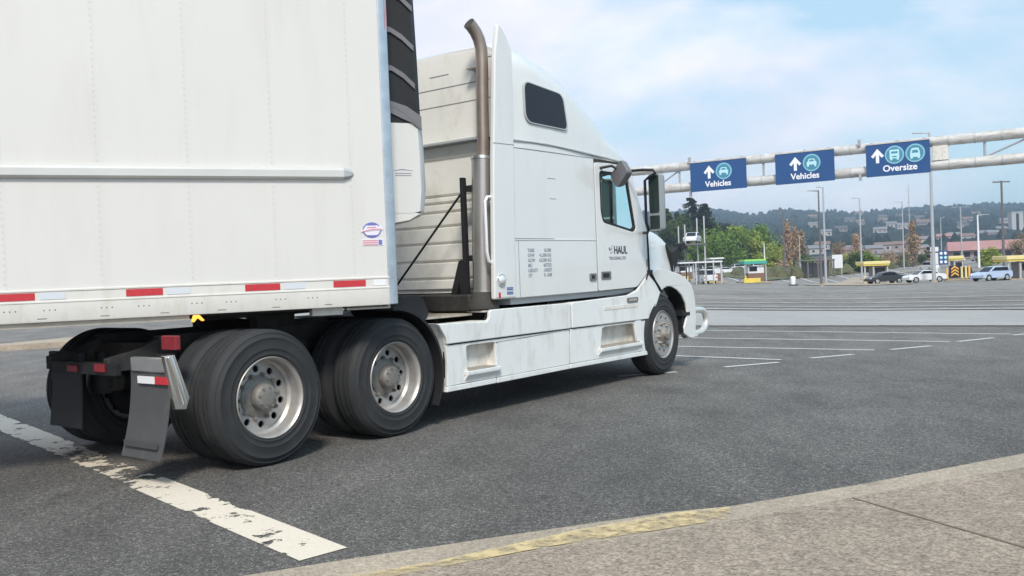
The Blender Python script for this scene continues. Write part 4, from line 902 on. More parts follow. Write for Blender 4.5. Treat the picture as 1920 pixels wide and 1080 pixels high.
def overhead_sign(x0, x1, word, icons, ax, ix, tx_, label, x_in=0):
    e = empty('overhead_sign', (GA[0] + gu.x * x0, GA[1] + gu.y * x0, 0), gang)
    tag(e, label, 'road sign', 'blue signs hung on the gantry')
    W_ = x1 - x0; z0, z1 = 5.37, 6.93; yF = -.42
    b = MB(); b.box(0, W_, yF, yF + .06, z0, z1); b.build('sign_panel', 'signblue', e, bevel=.01)
    b = MB()
    for xx in (.25, W_ / 2, W_ - .25): b.box(xx - .04, xx + .04, yF + .06, -.24, z0 + .05, z1 + .12)
    b.build('hanger', 'gantrydark', e)
    b = MB(); b.box(0, W_, yF - .02, yF + .1, z1 + .005, z1 + .07)
    b.build('top_channel', 'gantry', e)
    a = ax - x0; y = yF - .012
    b = MB(); b.plate([(a - .075, 6.02), (a + .075, 6.02), (a + .075, 6.42), (a + .20, 6.27), (a + .30, 6.36), (a, 6.72), (a - .30, 6.36), (a - .20, 6.27), (a - .075, 6.42)], y, yF); b.build('arrow', 'signwhite', e, smooth=0)
    for cx_, kind in icons:
        c = cx_ - x0; cz = 6.36; r = .44
        b = MB(); b.plate(ell(c, cz, r, r, 36), y, yF); ic = b.build('pictogram', 'signteal', e, smooth=0)
        b = MB(); b.plate(ell(c, cz, r * .84, r * .84, 36), y - .006, y); b.build('disc', 'signtealdark', ic, smooth=0)
        MT.setdefault('signpale', mat('sign_pale', (.45, .72, .80), .5))
        b = MB(); Y0, Y1 = y - .012, y - .006
        if kind == 'car':
            b.plate(rpoly([(c - .25, cz - .10), (c - .25, cz + .02), (c - .19, cz + .06), (c - .14, cz + .20), (c + .14, cz + .20), (c + .19, cz + .06), (c + .25, cz + .02), (c + .25, cz - .10)], .03), Y0, Y1, [rpoly([(c - .13, cz + .06), (c - .10, cz + .15), (c + .10, cz + .15), (c + .13, cz + .06)], .01)])
            b.plate([(c - .23, cz - .20), (c - .13, cz - .20), (c - .13, cz - .10), (c - .23, cz - .10)], Y0, Y1); b.plate([(c + .13, cz - .20), (c + .23, cz - .20), (c + .23, cz - .10), (c + .13, cz - .10)], Y0, Y1)
        elif kind == 'truck':
            b.plate(rpoly([(c - .22, cz - .18), (c + .22, cz - .18), (c + .22, cz + .25), (c - .22, cz + .25)], .03), Y0, Y1, [[(c - .15, cz + .06), (c + .15, cz + .06), (c + .15, cz + .16), (c - .15, cz + .16)], [(c - .10, cz - .12), (c + .10, cz - .12), (c + .10, cz - .06), (c - .10, cz - .06)]])
            b.plate([(c - .20, cz - .26), (c - .10, cz - .26), (c - .10, cz - .18), (c - .20, cz - .18)], Y0, Y1); b.plate([(c + .10, cz - .26), (c + .20, cz - .26), (c + .20, cz - .18), (c + .10, cz - .18)], Y0, Y1)
        else:
            b.plate(rpoly([(c - .23, cz - .20), (c + .23, cz - .20), (c + .21, cz + .06), (c + .15, cz + .24), (c - .15, cz + .24), (c - .21, cz + .06)], .04), Y0, Y1, [rpoly([(c - .15, cz - .0), (c + .15, cz - .0), (c + .11, cz + .14), (c - .11, cz + .14)], .01)])
            b.plate([(c - .21, cz - .27), (c - .11, cz - .27), (c - .11, cz - .20), (c - .21, cz - .20)], Y0, Y1); b.plate([(c + .11, cz - .27), (c + .21, cz - .27), (c + .21, cz - .20), (c + .11, cz - .20)], Y0, Y1)
        b.build('symbol', 'signpale', ic, smooth=0)
    text_mesh('lettering', word, .43, 'signwhite', e, (tx_ - x0, yF - .004, 5.58), (1, 0, 0), (0, 0, 1), 'CENTER', .006, .010)
overhead_sign(8.20, 11.30, 'Vehicles', [(10.08, 'car')], 9.27, 0, 9.75, 'blue Vehicles sign with car symbol, nearest the truck cab')
overhead_sign(12.83, 15.79, 'Vehicles', [(14.68, 'car')], 13.86, 0, 14.33, 'blue Vehicles sign with car symbol, in the middle between two signs')
overhead_sign(17.30, 20.20, 'Oversize', [(18.62, 'truck'), (19.55, 'rv')], 17.84, 0, 18.85, 'blue Oversize sign with two round vehicle symbols beside its arrow')

# ================================================================== far hills and haze of trees
rnd = random.Random(7)
MT['forest'] = mat('forest_canopy', (.028, .042, .042), .95, var=.45, vscale=.02, grime=(.06, .065, .05), gscale=.012, gamt=.6, spec=.1)
MT['verge'] = mat('verge_grass', (.11, .12, .055), .95, var=.3, vscale=.2, grime=(.17, .14, .09), gscale=.15, gamt=.8)
def hills():
    b = MB(); nx, ny = 330, 110; vs = []
    for j in range(ny):
        y = 330 + (2300 - 330) * (j / (ny - 1)) ** 1.15; row = []
        for i in range(nx):
            x = -500 + (2000 + 900 * (j / ny)) * i / (nx - 1)
            if y < 1810: h = hz(x, y)
            else: h = ridge(x * 1800 / y) * (1 - (y - 1800) / 900)
            k = min(1, max(0, (y - 420) / 700))
            h += rnd.uniform(-1, 1) * 5.5 * k + 4 * k * math.sin(x * .011 + y * .006) + 3 * k * math.sin(x * .031 - y * .013)
            row.append(b.bm.verts.new((x + rnd.uniform(-2, 2) * k, y, h)))
        vs.append(row)
    for j in range(ny - 1):
        for i in range(nx - 1): b.bm.faces.new([vs[j][i], vs[j][i + 1], vs[j + 1][i + 1], vs[j + 1][i]])
    structure(b.build('hills', 'forest', smooth=0))
hills()
# canopy clumps along the crest: far-off wood reading as one mass
b = MB()
def blob(b, c, rx, rz, n=6, rnd=rnd):
    top = b.bm.verts.new((c[0], c[1], c[2] + rz)); rings = []
    for zf, rf in ((.75, .5), (.35, .9), (0, 1.0)):
        rings.append([b.bm.verts.new((c[0] + rx * rf * math.cos(6.283 * k / n) * rnd.uniform(.75, 1.2), c[1] + rx * rf * math.sin(6.283 * k / n) * rnd.uniform(.75, 1.2), c[2] + rz * zf * rnd.uniform(.85, 1.1))) for k in range(n)])
    for k in range(n): b.bm.faces.new([top, rings[0][k], rings[0][(k + 1) % n]])
    for A, B in zip(rings, rings[1:]):
        for k in range(n): b.bm.faces.new([A[k], B[k], B[(k + 1) % n], A[(k + 1) % n]])
for i in range(5200):
    u_ = rnd.random(); y = 480 + 1340 * rnd.random() ** .6; x = y * rnd.uniform(.14, .68)
    s_ = rnd.uniform(2.2, 5.6) * (.6 + .5 * y / 1800); blob(b, (x, y, hz(x, y) - 2), s_, s_ * rnd.uniform(1.0, 2.3), 6)
MT['wood'] = mat('wood_canopy', (.026, .040, .038), .95, var=.4, vscale=.015, grime=(.055, .06, .045), gscale=.02, gamt=.7, spec=.1)
tag(b.build('far_wood', 'wood', smooth=0), 'distant wooded hillside of mixed trees behind the terminal', 'wood', kind='stuff')

# grass verge between the lot and the road
b = MB()
vp = [(41.2, 148.4), (58.5, 172.8), (72, 190), (95.2, 241.6), (120.4, 263), (150, 300), (170, 328), (60, 328), (50, 250), (40, 180)]
bm_pts = [(x, y, tz(x, y) + .15) for x, y in vp]
cxy = (78, 250); c_ = b.bm.verts.new((*cxy, tz(*cxy) + .9)); rg = [b.bm.verts.new(p_) for p_ in bm_pts]
for i in range(len(rg)): b.bm.faces.new([c_, rg[i], rg[(i + 1) % len(rg)]])
structure(b.build('grass_verge', 'verge', smooth=0))
for A, B, wd in [((57.3, 172.5), (120.4, 263), 1.0), ((64.7, 163.2), (128, 250), .6)]: line('road_kerb', A, B, wd, 'kerb', .3, 40)
seg_poly('pavement_island', (30.5, 97.0), (41.5, 94.9), (66.0, 163), (61, 165), 'kerb', .06, 12, cross=30)
b = MB()
for i in range(900):
    t_ = rnd.random(); x = 44 + 70 * t_ + rnd.uniform(-3, 9); y = 160 + 105 * t_ + rnd.uniform(0, 26); s_ = rnd.uniform(.5, 1.6)
    blob(b, (x, y, tz(x, y)), s_, s_ * rnd.uniform(.7, 1.5), 5)
MT['shrub'] = mat('shrub_leaf', (.095, .10, .045), .9, var=.5, vscale=.3, grime=(.16, .12, .08), gscale=.25, gamt=.9)
tag(b.build('verge_shrubs', 'shrub', smooth=0), 'low green and brown shrubs covering the verge beyond the lot', 'shrubs', kind='stuff')

# ================================================================== trees
MT['bark'] = mat('bark', (.10, .08, .065), .9, var=.3, vscale=4)
LEAF = {'fir': (.032, .045, .030), 'dark': (.070, .105, .035), 'green': (.145, .235, .045), 'lime': (.31, .37, .075), 'brown': (.42, .29, .20), 'rust': (.34, .25, .16)}
for k_, c_ in LEAF.items(): MT['leaf_' + k_] = mat('foliage_' + k_, c_, .85, var=.5, vscale=.45, spec=.15)
def tree(kind, leafm, x, y, h, wd, label, rnd, cat='tree', grp=None, n=1300, base=None, clump=.55):
    z0 = tz(x, y) if y < 330 else hz(x, y)
    e = empty(kind, (x, y, z0 - .1)); tag(e, label, cat, grp)
    b = MB(); th = h * (.93 if 'fir' in kind or 'bare' in kind else .62)
    b.tube([(0, 0, 0), (.1, .05, th * .5), (0, .1, th)], [h * .016 + .06, h * .011 + .04, .03], 6)
    pts = []
    if kind == 'fir_tree':
        tiers = int(h * 1.1)
        for k in range(tiers):
            t_ = k / tiers; zz = h * (.12 + .84 * t_); rr = wd * .5 * (1 - t_) ** .48 * rnd.uniform(.6, 1.15)
            for q in range(5):
                a = rnd.uniform(0, 6.283); b.tube([(0, 0, zz), (rr * math.cos(a) * .9, rr * math.sin(a) * .9, zz - rr * .12)], [.07, .02], 3)
                for m_ in range(int(n / tiers / 5)):
                    f_ = rnd.uniform(.15, 1.05); pts.append((rr * f_ * math.cos(a + rnd.uniform(-.25, .25)), rr * f_ * math.sin(a + rnd.uniform(-.25, .25)), zz - rr * .14 * f_ + rnd.uniform(-.35, .25)))
    elif kind == 'bare_tree':
        for k in range(70):
            zz = h * rnd.uniform(.10, .8); a = rnd.uniform(0, 6.283); L_ = wd * .5 * rnd.uniform(.4, 1) * (1.15 - zz / h); up = rnd.uniform(1.2, 2.6)
            p0 = Vector((0, 0, zz)); p1 = p0 + Vector((math.cos(a) * L_, math.sin(a) * L_, L_ * up)); p1.z = min(p1.z, h * rnd.uniform(.9, 1.02)); b.tube([p0, p1], [.06, .02], 3)
            for m_ in range(n // 70): f_ = rnd.uniform(.2, 1); q = p0.lerp(p1, f_); pts.append((q.x + rnd.gauss(0, .3), q.y + rnd.gauss(0, .3), q.z + rnd.gauss(0, .4)))
    else:
        cl = []
        for k in range(16):
            a = rnd.uniform(0, 6.283); rr = wd * .5 * math.sqrt(rnd.random()) * .8; zz = h * rnd.uniform(.18, .84); rr *= math.sin(min(1, (1.15 - zz / h) * 1.2) * 1.57)
            c0 = Vector((rr * math.cos(a), rr * math.sin(a), zz)); cl.append((c0, wd * rnd.uniform(.12, .22))); b.tube([(0, 0, zz * .5), c0], [.08, .03], 4)
        for m_ in range(n):
            c0, r_ = rnd.choice(cl); v = Vector((rnd.gauss(0, 1), rnd.gauss(0, 1), rnd.gauss(0, .85))).normalized() * r_ * rnd.uniform(.55, 1.1); pts.append(tuple(c0 + v))
    b.build('trunk', 'bark', e, smooth=0)
    b = MB()
    for p_ in pts:
        s_ = clump * rnd.uniform(.5, 1.2); v = [Vector((rnd.gauss(0, 1), rnd.gauss(0, 1), rnd.gauss(0, .8) * (2.2 if kind == 'bare_tree' else 1))).normalized() * s_ * (.35 if kind == 'bare_tree' and i == 1 else 1) for i in range(3)]
        b.bm.faces.new([b.bm.verts.new(Vector(p_) + q) for q in v])
    b.build('crown', leafm, e, smooth=0)
    return e
T_ = [  # kind, leaf, x, y, height, width, label
 ('fir_tree', 'leaf_fir', 59.2, 300, 25.0, 13.5, 'tallest dark fir, left of two close crowns, behind the lifted white car'),
 ('fir_tree', 'leaf_fir', 63.6, 303, 23.0, 13, 'dark fir just right of the tallest one, ragged crown'),
 ('fir_tree', 'leaf_dark', 50.6, 298, 21.5, 9, 'narrow fir seen right beside the door mirror of the truck'),
 ('fir_tree', 'leaf_dark', 55.6, 306, 20.6, 8, 'slim fir standing between the mirror-side fir and the tallest fir'),
 ('broadleaf_tree', 'leaf_dark', 52.5, 285, 18.5, 15, 'dark green leafy tree low beside the truck hood'),
 ('broadleaf_tree', 'leaf_dark', 47.5, 292, 17, 12, 'dark leafy tree half hidden behind the truck hood and mirror'),
 ('broadleaf_tree', 'leaf_green', 57.0, 275, 10.5, 11, 'green leafy tree directly under the platform car'),
 ('broadleaf_tree', 'leaf_dark', 68.5, 312, 20, 15, 'dark rounded tree at the right foot of the tall firs'),
 ('broadleaf_tree', 'leaf_fir', 75.0, 318, 18.5, 16, 'dull dark tree rising behind the bright green ones'),
 ('broadleaf_tree', 'leaf_green', 60.0, 268, 12.5, 13, 'mid green leafy tree below the tallest fir'),
 ('broadleaf_tree', 'leaf_green', 66.0, 280, 15, 14, 'fresh green tree between the firs and the yellow-green tree'),
 ('broadleaf_tree', 'leaf_lime', 71.5, 283, 13.5, 12, 'brightest yellow-green tree in the row behind the lot'),
 ('broadleaf_tree', 'leaf_green', 77.0, 290, 15, 14, 'green tree directly right of the yellow-green tree'),
 ('broadleaf_tree', 'leaf_lime', 78.5, 275, 8.0, 9, 'low yellow-green tree above the green roofed booth'),
 ('broadleaf_tree', 'leaf_dark', 84.5, 300, 11.0, 11, 'small dark tree at the right end of the green row'),
 ('bare_tree', 'leaf_brown', 63.0, 210, 13.0, 3.2, 'tall brown budding poplar left of the pair of lamp poles'),
 ('bare_tree', 'leaf_brown', 65.4, 212, 12.0, 3.0, 'brown budding poplar second in the clump left of the lamp poles'),
 ('bare_tree', 'leaf_rust', 67.8, 215, 10.5, 3.2, 'shorter rusty brown poplar right in the clump near the lamp poles'),
 ('bare_tree', 'leaf_brown', 82.5, 220, 9.5, 3.0, 'thin brown bare tree behind the yellow canopy booth'),
 ('bare_tree', 'leaf_rust', 79.0, 222, 7.0, 5.0, 'broad rusty bare tree left behind the yellow canopy booth'),
 ('bare_tree', 'leaf_rust', 98.0, 225, 13.2, 3.4, 'tall thin bare tree left of the tallest lamp pole'),
 ('bare_tree', 'leaf_brown', 101.5, 232, 8.5, 6.0, 'spreading brown tree at the foot of the tallest lamp pole'),
 ('broadleaf_tree', 'leaf_lime', 104.0, 200, 4.2, 5.5, 'small bright yellow-green bush right of the yellow pay booth'),
 ('bare_tree', 'leaf_rust', 116.5, 212, 5.5, 7.0, 'rusty shrub tree in front of the red roofed building'),
 ('bare_tree', 'leaf_rust', 140.0, 250, 8.0, 8.0, 'orange brown tree at the right picture edge under the tower block'),
 ('broadleaf_tree', 'leaf_green', 86.0, 222, 4.0, 7.0, 'low green bush behind the yellow canopy booth'),
 ('broadleaf_tree', 'leaf_dark', 73.5, 196, 4.0, 7.0, 'low dark bush below the pair of lamp poles'),
]
for i, (k_, lf, x, y, h, wd, lb) in enumerate(T_): tree(k_, lf, x, y, h, wd, lb, random.Random(40 + i), grp='trees behind the terminal', n=7000 if k_ == 'fir_tree' else (4200 if k_ != 'bare_tree' else 900), clump=(.5 if h > 8 else .32))

pr = random.Random(5)
for i in range(22):
    x = 56 + i * 2.7 + pr.uniform(-1, 1); y = 196 + (i * 2.4) + pr.uniform(-6, 10)
    tree('broadleaf_tree' if i % 3 else 'bare_tree', ['leaf_dark', 'leaf_green', 'leaf_brown', 'leaf_rust', 'leaf_lime'][pr.randrange(5)], x, y, pr.uniform(2.2, 4.6), pr.uniform(4, 6.5), 'low mixed green and brown bush on the verge between the lamp posts', pr, cat='bush', grp='bushes on the verge', n=700, clump=.3)
# ================================================================== lamp poles
MT['pole'] = mat('lamp_pole_metal', (.42, .44, .46), .5, .3, var=.08)
MT['poledark'] = mat('dark_pole', (.13, .125, .13), .7, var=.15)
def lamp_pole(x, y, ztop, label, arms=(-1,), r=.10, m_='pole', arm=1.7, kind='lamp_post'):
    z0 = tz(x, y); e = empty(kind, (x, y, z0)); tag(e, label, 'lamp post', 'lamp posts around the terminal'); h = ztop - z0
    b = MB(); b.tube([(0, 0, 0), (0, 0, h * .5), (0, 0, h)], [r * 1.3, r, r * .7], 10); b.build('pole', m_, e, smooth=50)
    b = MB(); b.lathe([(.001, 0), (r * 2.4, 0), (r * 2.2, .25), (.001, .25)], n=10, axis='z'); b.build('base', 'kerb', e)
    for a in arms:
        b = MB(); b.tube([(0, 0, h - .08), (a * arm * .6, 0, h - .02)], .05, 6); b.build('arm', m_, e)
        b = MB(); b.box(min(a * arm * .5, a * arm), max(a * arm * .5, a * arm), -.16, .16, h - .06, h + .06); b.build('lamp_head', 'trim_grey', e, bevel=.03)
lamp_pole(48.1, 105, 15.4, 'tallest grey lamp post, rising past the Oversize sign', r=.17, arm=1.9)
lamp_pole(31.9, 95, 8.6, 'dark slim lamp post with its arm to the left, left of a paired post', r=.10, m_='poledark', arm=1.1)
lamp_pole(42.6, 125, 11.3, 'pale lamp post close right of the dark slim one', r=.14, arm=.9)
lamp_pole(50.4, 170, 11.1, 'thin lamp post above the left edge of the brown poplars', r=.13, arm=1.5, m_='poledark')
lamp_pole(57.0, 150, 11.3, 'pale lamp post over the yellow canopy booth', r=.12, arm=1.2)
lamp_pole(85.2, 200, 13.4, 'distant thin lamp post left of the tall bare tree', r=.13, arm=1.6)
lamp_pole(112.5, 230, 13.3, 'distant lamp post with arms both ways, above the pay booth', arms=(-1, 1), r=.17, arm=2.2)
lamp_pole(96.4, 190, 9.5, 'white lamp post with a flat head to the right before the red roofs', arms=(1,), r=.19, m_='white', arm=2.4)
lamp_pole(60.5, 220, 5.9, 'short white lamp post right of the green tree row', r=.16, m_='white', arm=.8)
lamp_pole(109.3, 234, 11.0, 'plain distant lamp post just right of the tallest one', arms=(1,), r=.13, arm=1)
lamp_pole(58.9, 188, 6.4, 'short lamp post half hidden by the yellow canopy booth', arms=(1,), r=.12, arm=.9)
up_ = empty('utility_pole', (74.8, 140, tz(74.8, 140))); tag(up_, 'dark wooden utility pole with a small crossarm right of the Oversize sign', 'utility pole')
b = MB(); b.tube([(0, 0, 0), (0, 0, 14.7)], [.22, .15], 8); b.build('pole', 'poledark', up_); b = MB(); b.box(-1.3, 1.3, -.08, .08, 14.4, 14.6); b.build('crossarm', 'poledark', up_)
b = MB(); b.lathe([(.001, 6.5), (.22, 6.5), (.22, 7.3), (.001, 7.3)], (.3, 0, 0), 10, 'z'); b.build('transformer', 'poledark', up_)
rm = empty('radio_mast', (130.0, 300, 0)); tag(rm, 'thin faint radio mast rising over the ridge left of the tallest lamp post', 'mast')
b = MB(); b.tube([(0, 0, 0), (0, 0, 25)], [.22, .10], 6); b.build('pole', 'pole', rm)
for z in (15, 19, 23):
    b = MB(); b.box(-.6, .6, -.05, .05, z, z + .12); b.build('crossbar', 'pole', rm)

# ================================================================== booths and canopies
MT['boothwhite'] = mat('booth_white', (.66, .68, .70), .5, var=.05); MT['boothteal'] = mat('booth_teal', (.05, .33, .29), .5); MT['boothlime'] = mat('booth_lime', (.30, .62, .12), .5)
MT['yellow'] = mat('safety_yellow', (.72, .55, .10), .5, var=.08, vscale=2); MT['paleyellow'] = mat('canopy_yellow', (.72, .62, .28), .5, var=.06, vscale=1)
MT['brown'] = mat('booth_brown', (.20, .12, .09), .7, var=.2); MT['asphgrey'] = mat('roof_grey', (.12, .12, .125), .7, var=.1)
def booth(x, y, w_, h_, roof, fascia, label, base='yellow', yaw=0):
    z0 = tz(x, y); e = empty('toll_booth', (x, y, z0), yaw); tag(e, label, 'booth', 'toll booths across the lot')
    b = MB(); b.box(-w_ * .3, w_ * .42, -1.2, 1.2, .25, h_ * .42); b.build('wall', 'brown', e, bevel=.02)
    b = MB()
    b.box(-w_ * .28, w_ * .40, -1.18, 1.18, h_ * .42, h_ * .72); b.build('panel', 'boothwhite', e, bevel=.02)
    b = MB(); b.box(-w_ * .24, w_ * .1, -1.21, -1.19, h_ * .50, h_ * .70); b.build('window', 'darkglass', e)
    b = MB(); b.box(-w_ * .5, w_ * .5, -1.7, 1.7, h_ * .80, h_ * .92); rf = b.build('canopy', fascia, e, bevel=.05)
    b = MB(); b.box(-w_ * .47, w_ * .47, -1.6, 1.6, h_ * .92, h_); b.build('roof_edge', roof, rf, bevel=.05)
    for sx_ in (-1, 1):
        for sy in (-1, 1): b = MB(); b.box(sx_ * w_ * .46 - .06, sx_ * w_ * .46 + .06, sy * 1.5 - .06, sy * 1.5 + .06, .2, h_ * .8); b.build('post', 'trim_grey', e)
    b = MB(); b.box(-w_ * .6, w_ * .6, -2.6, 1.9, 0, .25); b.build('plinth', 'kerb', e, bevel=.05)
    b = MB(); b.box(-w_ * .62, w_ * .1, -2.9, -2.62, .1, .75); b.build('barrier', base, e, bevel=.05)
    b = MB(); b.lathe([(.001, .25), (.14, .25), (.14, 1.1), (.001, 1.12)], (-w_ * .5, -2.3, 0), 12, 'z'); b.build('bollard', 'yellow', e)
booth(27.9, 150, 3.1, 3.3, 'asphgrey', 'black', 'white booth with a dark roof beside the truck bumper')
booth(28.0, 130, 2.9, 3.2, 'asphgrey', 'black', 'white booth with a dark roof and yellow barrier under the lifted car')
booth(34.0, 130, 3.2, 3.35, 'boothlime', 'boothteal', 'booth with a lime and teal roof in front of the green trees')
def canopy(x, y, w_, h_, d_, label, kind='canopy'):
    z0 = tz(x, y); e = empty(kind, (x, y, z0)); tag(e, label, 'pay booth', 'yellow roofed pay booths')
    b = MB(); b.box(-w_ / 2, w_ / 2, -d_ / 2, d_ / 2, h_ - .42, h_); b.build('roof', 'paleyellow', e, bevel=.06)
    b = MB(); b.box(-w_ / 2 + .1, w_ / 2 - .1, -d_ / 2 + .1, d_ / 2 - .1, h_ - .6, h_ - .42); b.build('roof_soffit', 'yellow', e)
    for xx in (-w_ * .42, -w_ * .1, w_ * .42): b = MB(); b.box(xx - .09, xx + .09, -d_ * .4, -d_ * .4 + .18, 0, h_ - .6); b.build('post', 'trim_grey', e)
    b = MB(); b.box(-w_ * .05, w_ * .40, -.8, 1.0, .15, h_ - .7); k_ = b.build('kiosk', 'greydark', e, bevel=.03)
    b = MB(); b.box(.0, w_ * .36, -.83, -.80, 1.0, h_ - .9); b.build('window', 'darkglass', k_)
    b = MB(); b.box(-w_ * .5, -w_ * .43, -1.6, -1.3, 0, 1.05); b.build('bollard', 'paleyellow', e, bevel=.04)
    b = MB(); b.box(-w_ * .6, w_ * .5, -1.8, 1.2, 0, .15); b.build('plinth', 'kerb', e)
canopy(49.0, 125, 3.6, 3.0, 3.0, 'yellow roofed pay booth behind the black saloon')
canopy(53.3, 97, 3.9, 2.55, 3.0, 'wide yellow roofed booth cut by the right picture edge')
canopy(60.4, 126, 2.1, 3.3, 2.0, 'narrow yellow roofed booth behind the chevron barrier')
b = MB(); e = empty('bollard', (52.9, 93, tz(52.9, 93))); tag(e, 'pale yellow bollard in front of the pale blue car', 'bollard')
b.lathe([(.001, 0), (.15, 0), (.15, .98), (.10, 1.06), (.001, 1.08)], n=14, axis='z'); b.build('post', 'paleyellow', e, smooth=50)
b = MB(); b.lathe([(.152, .7), (.156, .7), (.156, .8), (.152, .8)], n=14, axis='z', closed=True); b.build('band', 'white', e)
# chevron barrier
e = empty('chevron_barrier', (52.9, 110, tz(52.9, 110))); tag(e, 'yellow and black chevron barrier with upright bars beside the blue sign', 'barrier')
MT['orange'] = mat('chevron_orange', (.80, .42, .08), .5)
b = MB(); b.box(-.65, .62, 0, .1, .45, 1.85); pn = b.build('panel', 'black', e, bevel=.02)
for k in range(3):
    z = .75 + k * .38; b = MB(); b.plate([(-.45, z - .18), (-.0, z + .12), (.45, z - .18), (.45, z), (0, z + .32), (-.45, z)], -.03, -.005); b.build('chevron', 'orange', pn, smooth=0)
for x_, h_, m_ in ((-.9, 1.5, 'orange'), (.85, 1.7, 'paleyellow'), (1.35, 1.75, 'paleyellow'), (1.75, 1.7, 'orange')):
    b = MB(); b.box(x_ - .11, x_ + .11, 0, .12, .3, h_); b.build('upright_bar', m_, e, bevel=.02)
b = MB(); b.box(-1.1, 1.9, .14, .5, 0, .45); b.build('base', 'kerb', e, bevel=.05)
# blue lane sign with white discs
e = empty('lane_sign', (55.3, 118, tz(55.3, 118))); tag(e, 'small blue roadside sign with rows of white discs left of the chevron barrier', 'road sign')
b = MB(); b.box(-.55, .60, 0, .08, 2.1, 3.9); pn = b.build('panel', 'signblue', e)
for i in range(2):
    for k in range(3): b = MB(); b.lathe([(.001, -.03), (.19, -.03), (.19, -.002), (.001, -.002)], (-.25 + i * .55, 0, 2.45 + k * .55), 16); b.build('disc', 'signpale' if k == 1 else 'white', pn)
for x_ in (-.45, .5): b = MB(); b.box(x_ - .05, x_ + .05, .085, .16, 0, 3.8); b.build('post', 'trim_grey', e)
# traffic signal and white cabinet
e = empty('signal_mast', (56.0, 122, tz(56, 122))); tag(e, 'white signal mast with small black lamps left of the blue disc sign', 'signal mast')
b = MB(); b.tube([(0, 0, 0), (0, 0, 4.6)], [.22, .14], 8); b.build('mast', 'white', e)
b = MB(); b.box(-.5, .45, -.2, .2, 2.2, 3.7); b.build('cabinet', 'boothwhite', e, bevel=.05)
b = MB(); b.box(-.55, .55, -.12, .12, 3.9, 4.5); b.build('sign_box', 'boothwhite', e, bevel=.03)
for z in (3.3, 4.35): b = MB(); b.box(-.95, -.6, -.15, .15, z - .2, z + .2); b.build('signal_lamp', 'black', e, bevel=.04)
b = MB(); b.box(-.12, .4, -.15, .15, .2, 1.7); b.build('pedestal', 'lightgrey', e)

# ================================================================== parking platform with a car on top
e = empty('vehicle_platform', (22.2, 112, tz(22.2, 112))); tag(e, 'grey steel platform on thin posts holding a white car above the lot', 'platform')
zt = 4.92
b = MB(); b.box(-1.5, 1.1, -2.4, 2.4, zt - .22, zt); b.build('upper_deck', 'asphgrey', e, bevel=.03)
b = MB(); b.box(-2.2, 3.0, -2.2, 2.2, 2.55, 2.72); b.build('lower_deck', 'boothwhite', e, bevel=.03)
b = MB(); b.box(1.6, 3.3, -1.8, 1.8, 2.95, 3.12); b.build('side_deck', 'boothwhite', e, bevel=.03)
for x_, h_ in ((-1.35, zt), (.95, zt + 3.2), (-.2, 2.6), (1.9, 2.9), (2.8, 2.6), (-1.36, 7.2)):
    for y_ in (-2.1, 2.1): b = MB(); b.box(x_ - .07, x_ + .07, y_ - .07, y_ + .07, 0, h_); b.build('post', 'trim_grey', e)

MT['carwhite'] = mat('car_white', (.74, .75, .77), .3, coat=.6); MT['carblack'] = mat('car_black', (.035, .038, .045), .3, coat=.6); MT['carblue'] = mat('car_pale_blue', (.42, .52, .68), .32, coat=.6); MT['cargrey'] = mat('car_grey', (.22, .23, .25), .35, coat=.5); MT['carred'] = mat('car_red', (.30, .05, .05), .35, coat=.5)
CARS = {
 'saloon': dict(L=4.6, body=[(-2.28, .38), (-2.30, .72), (-2.18, .95), (-1.55, 1.02), (.95, .98), (2.05, .84), (2.26, .66), (2.28, .36)], roof=[(-1.62, 1.0), (-1.0, 1.38), (-.2, 1.46), (.45, 1.40), (1.10, .97)]),
 'hatch': dict(L=4.0, body=[(-1.98, .38), (-2.0, .80), (-1.92, 1.0), (.85, .98), (1.75, .82), (1.98, .62), (1.98, .36)], roof=[(-1.90, 1.0), (-1.62, 1.42), (-.6, 1.50), (.25, 1.44), (.95, .97)]),
 'van': dict(L=4.8, body=[(-2.38, .40), (-2.40, .95), (-2.36, 1.15), (1.35, 1.10), (2.25, .92), (2.40, .70), (2.40, .40)], roof=[(-2.33, 1.14), (-2.20, 1.78), (-1.0, 1.86), (.75, 1.80), (1.50, 1.09)]),
 'pickup': dict(L=5.2, body=[(-2.55, .50), (-2.58, 1.05), (-.45, 1.08), (1.40, 1.08), (2.45, 1.0), (2.60, .80), (2.60, .48)], roof=[(-.75, 1.06), (-.60, 1.72), (.2, 1.78), (.85, 1.72), (1.45, 1.07)])}
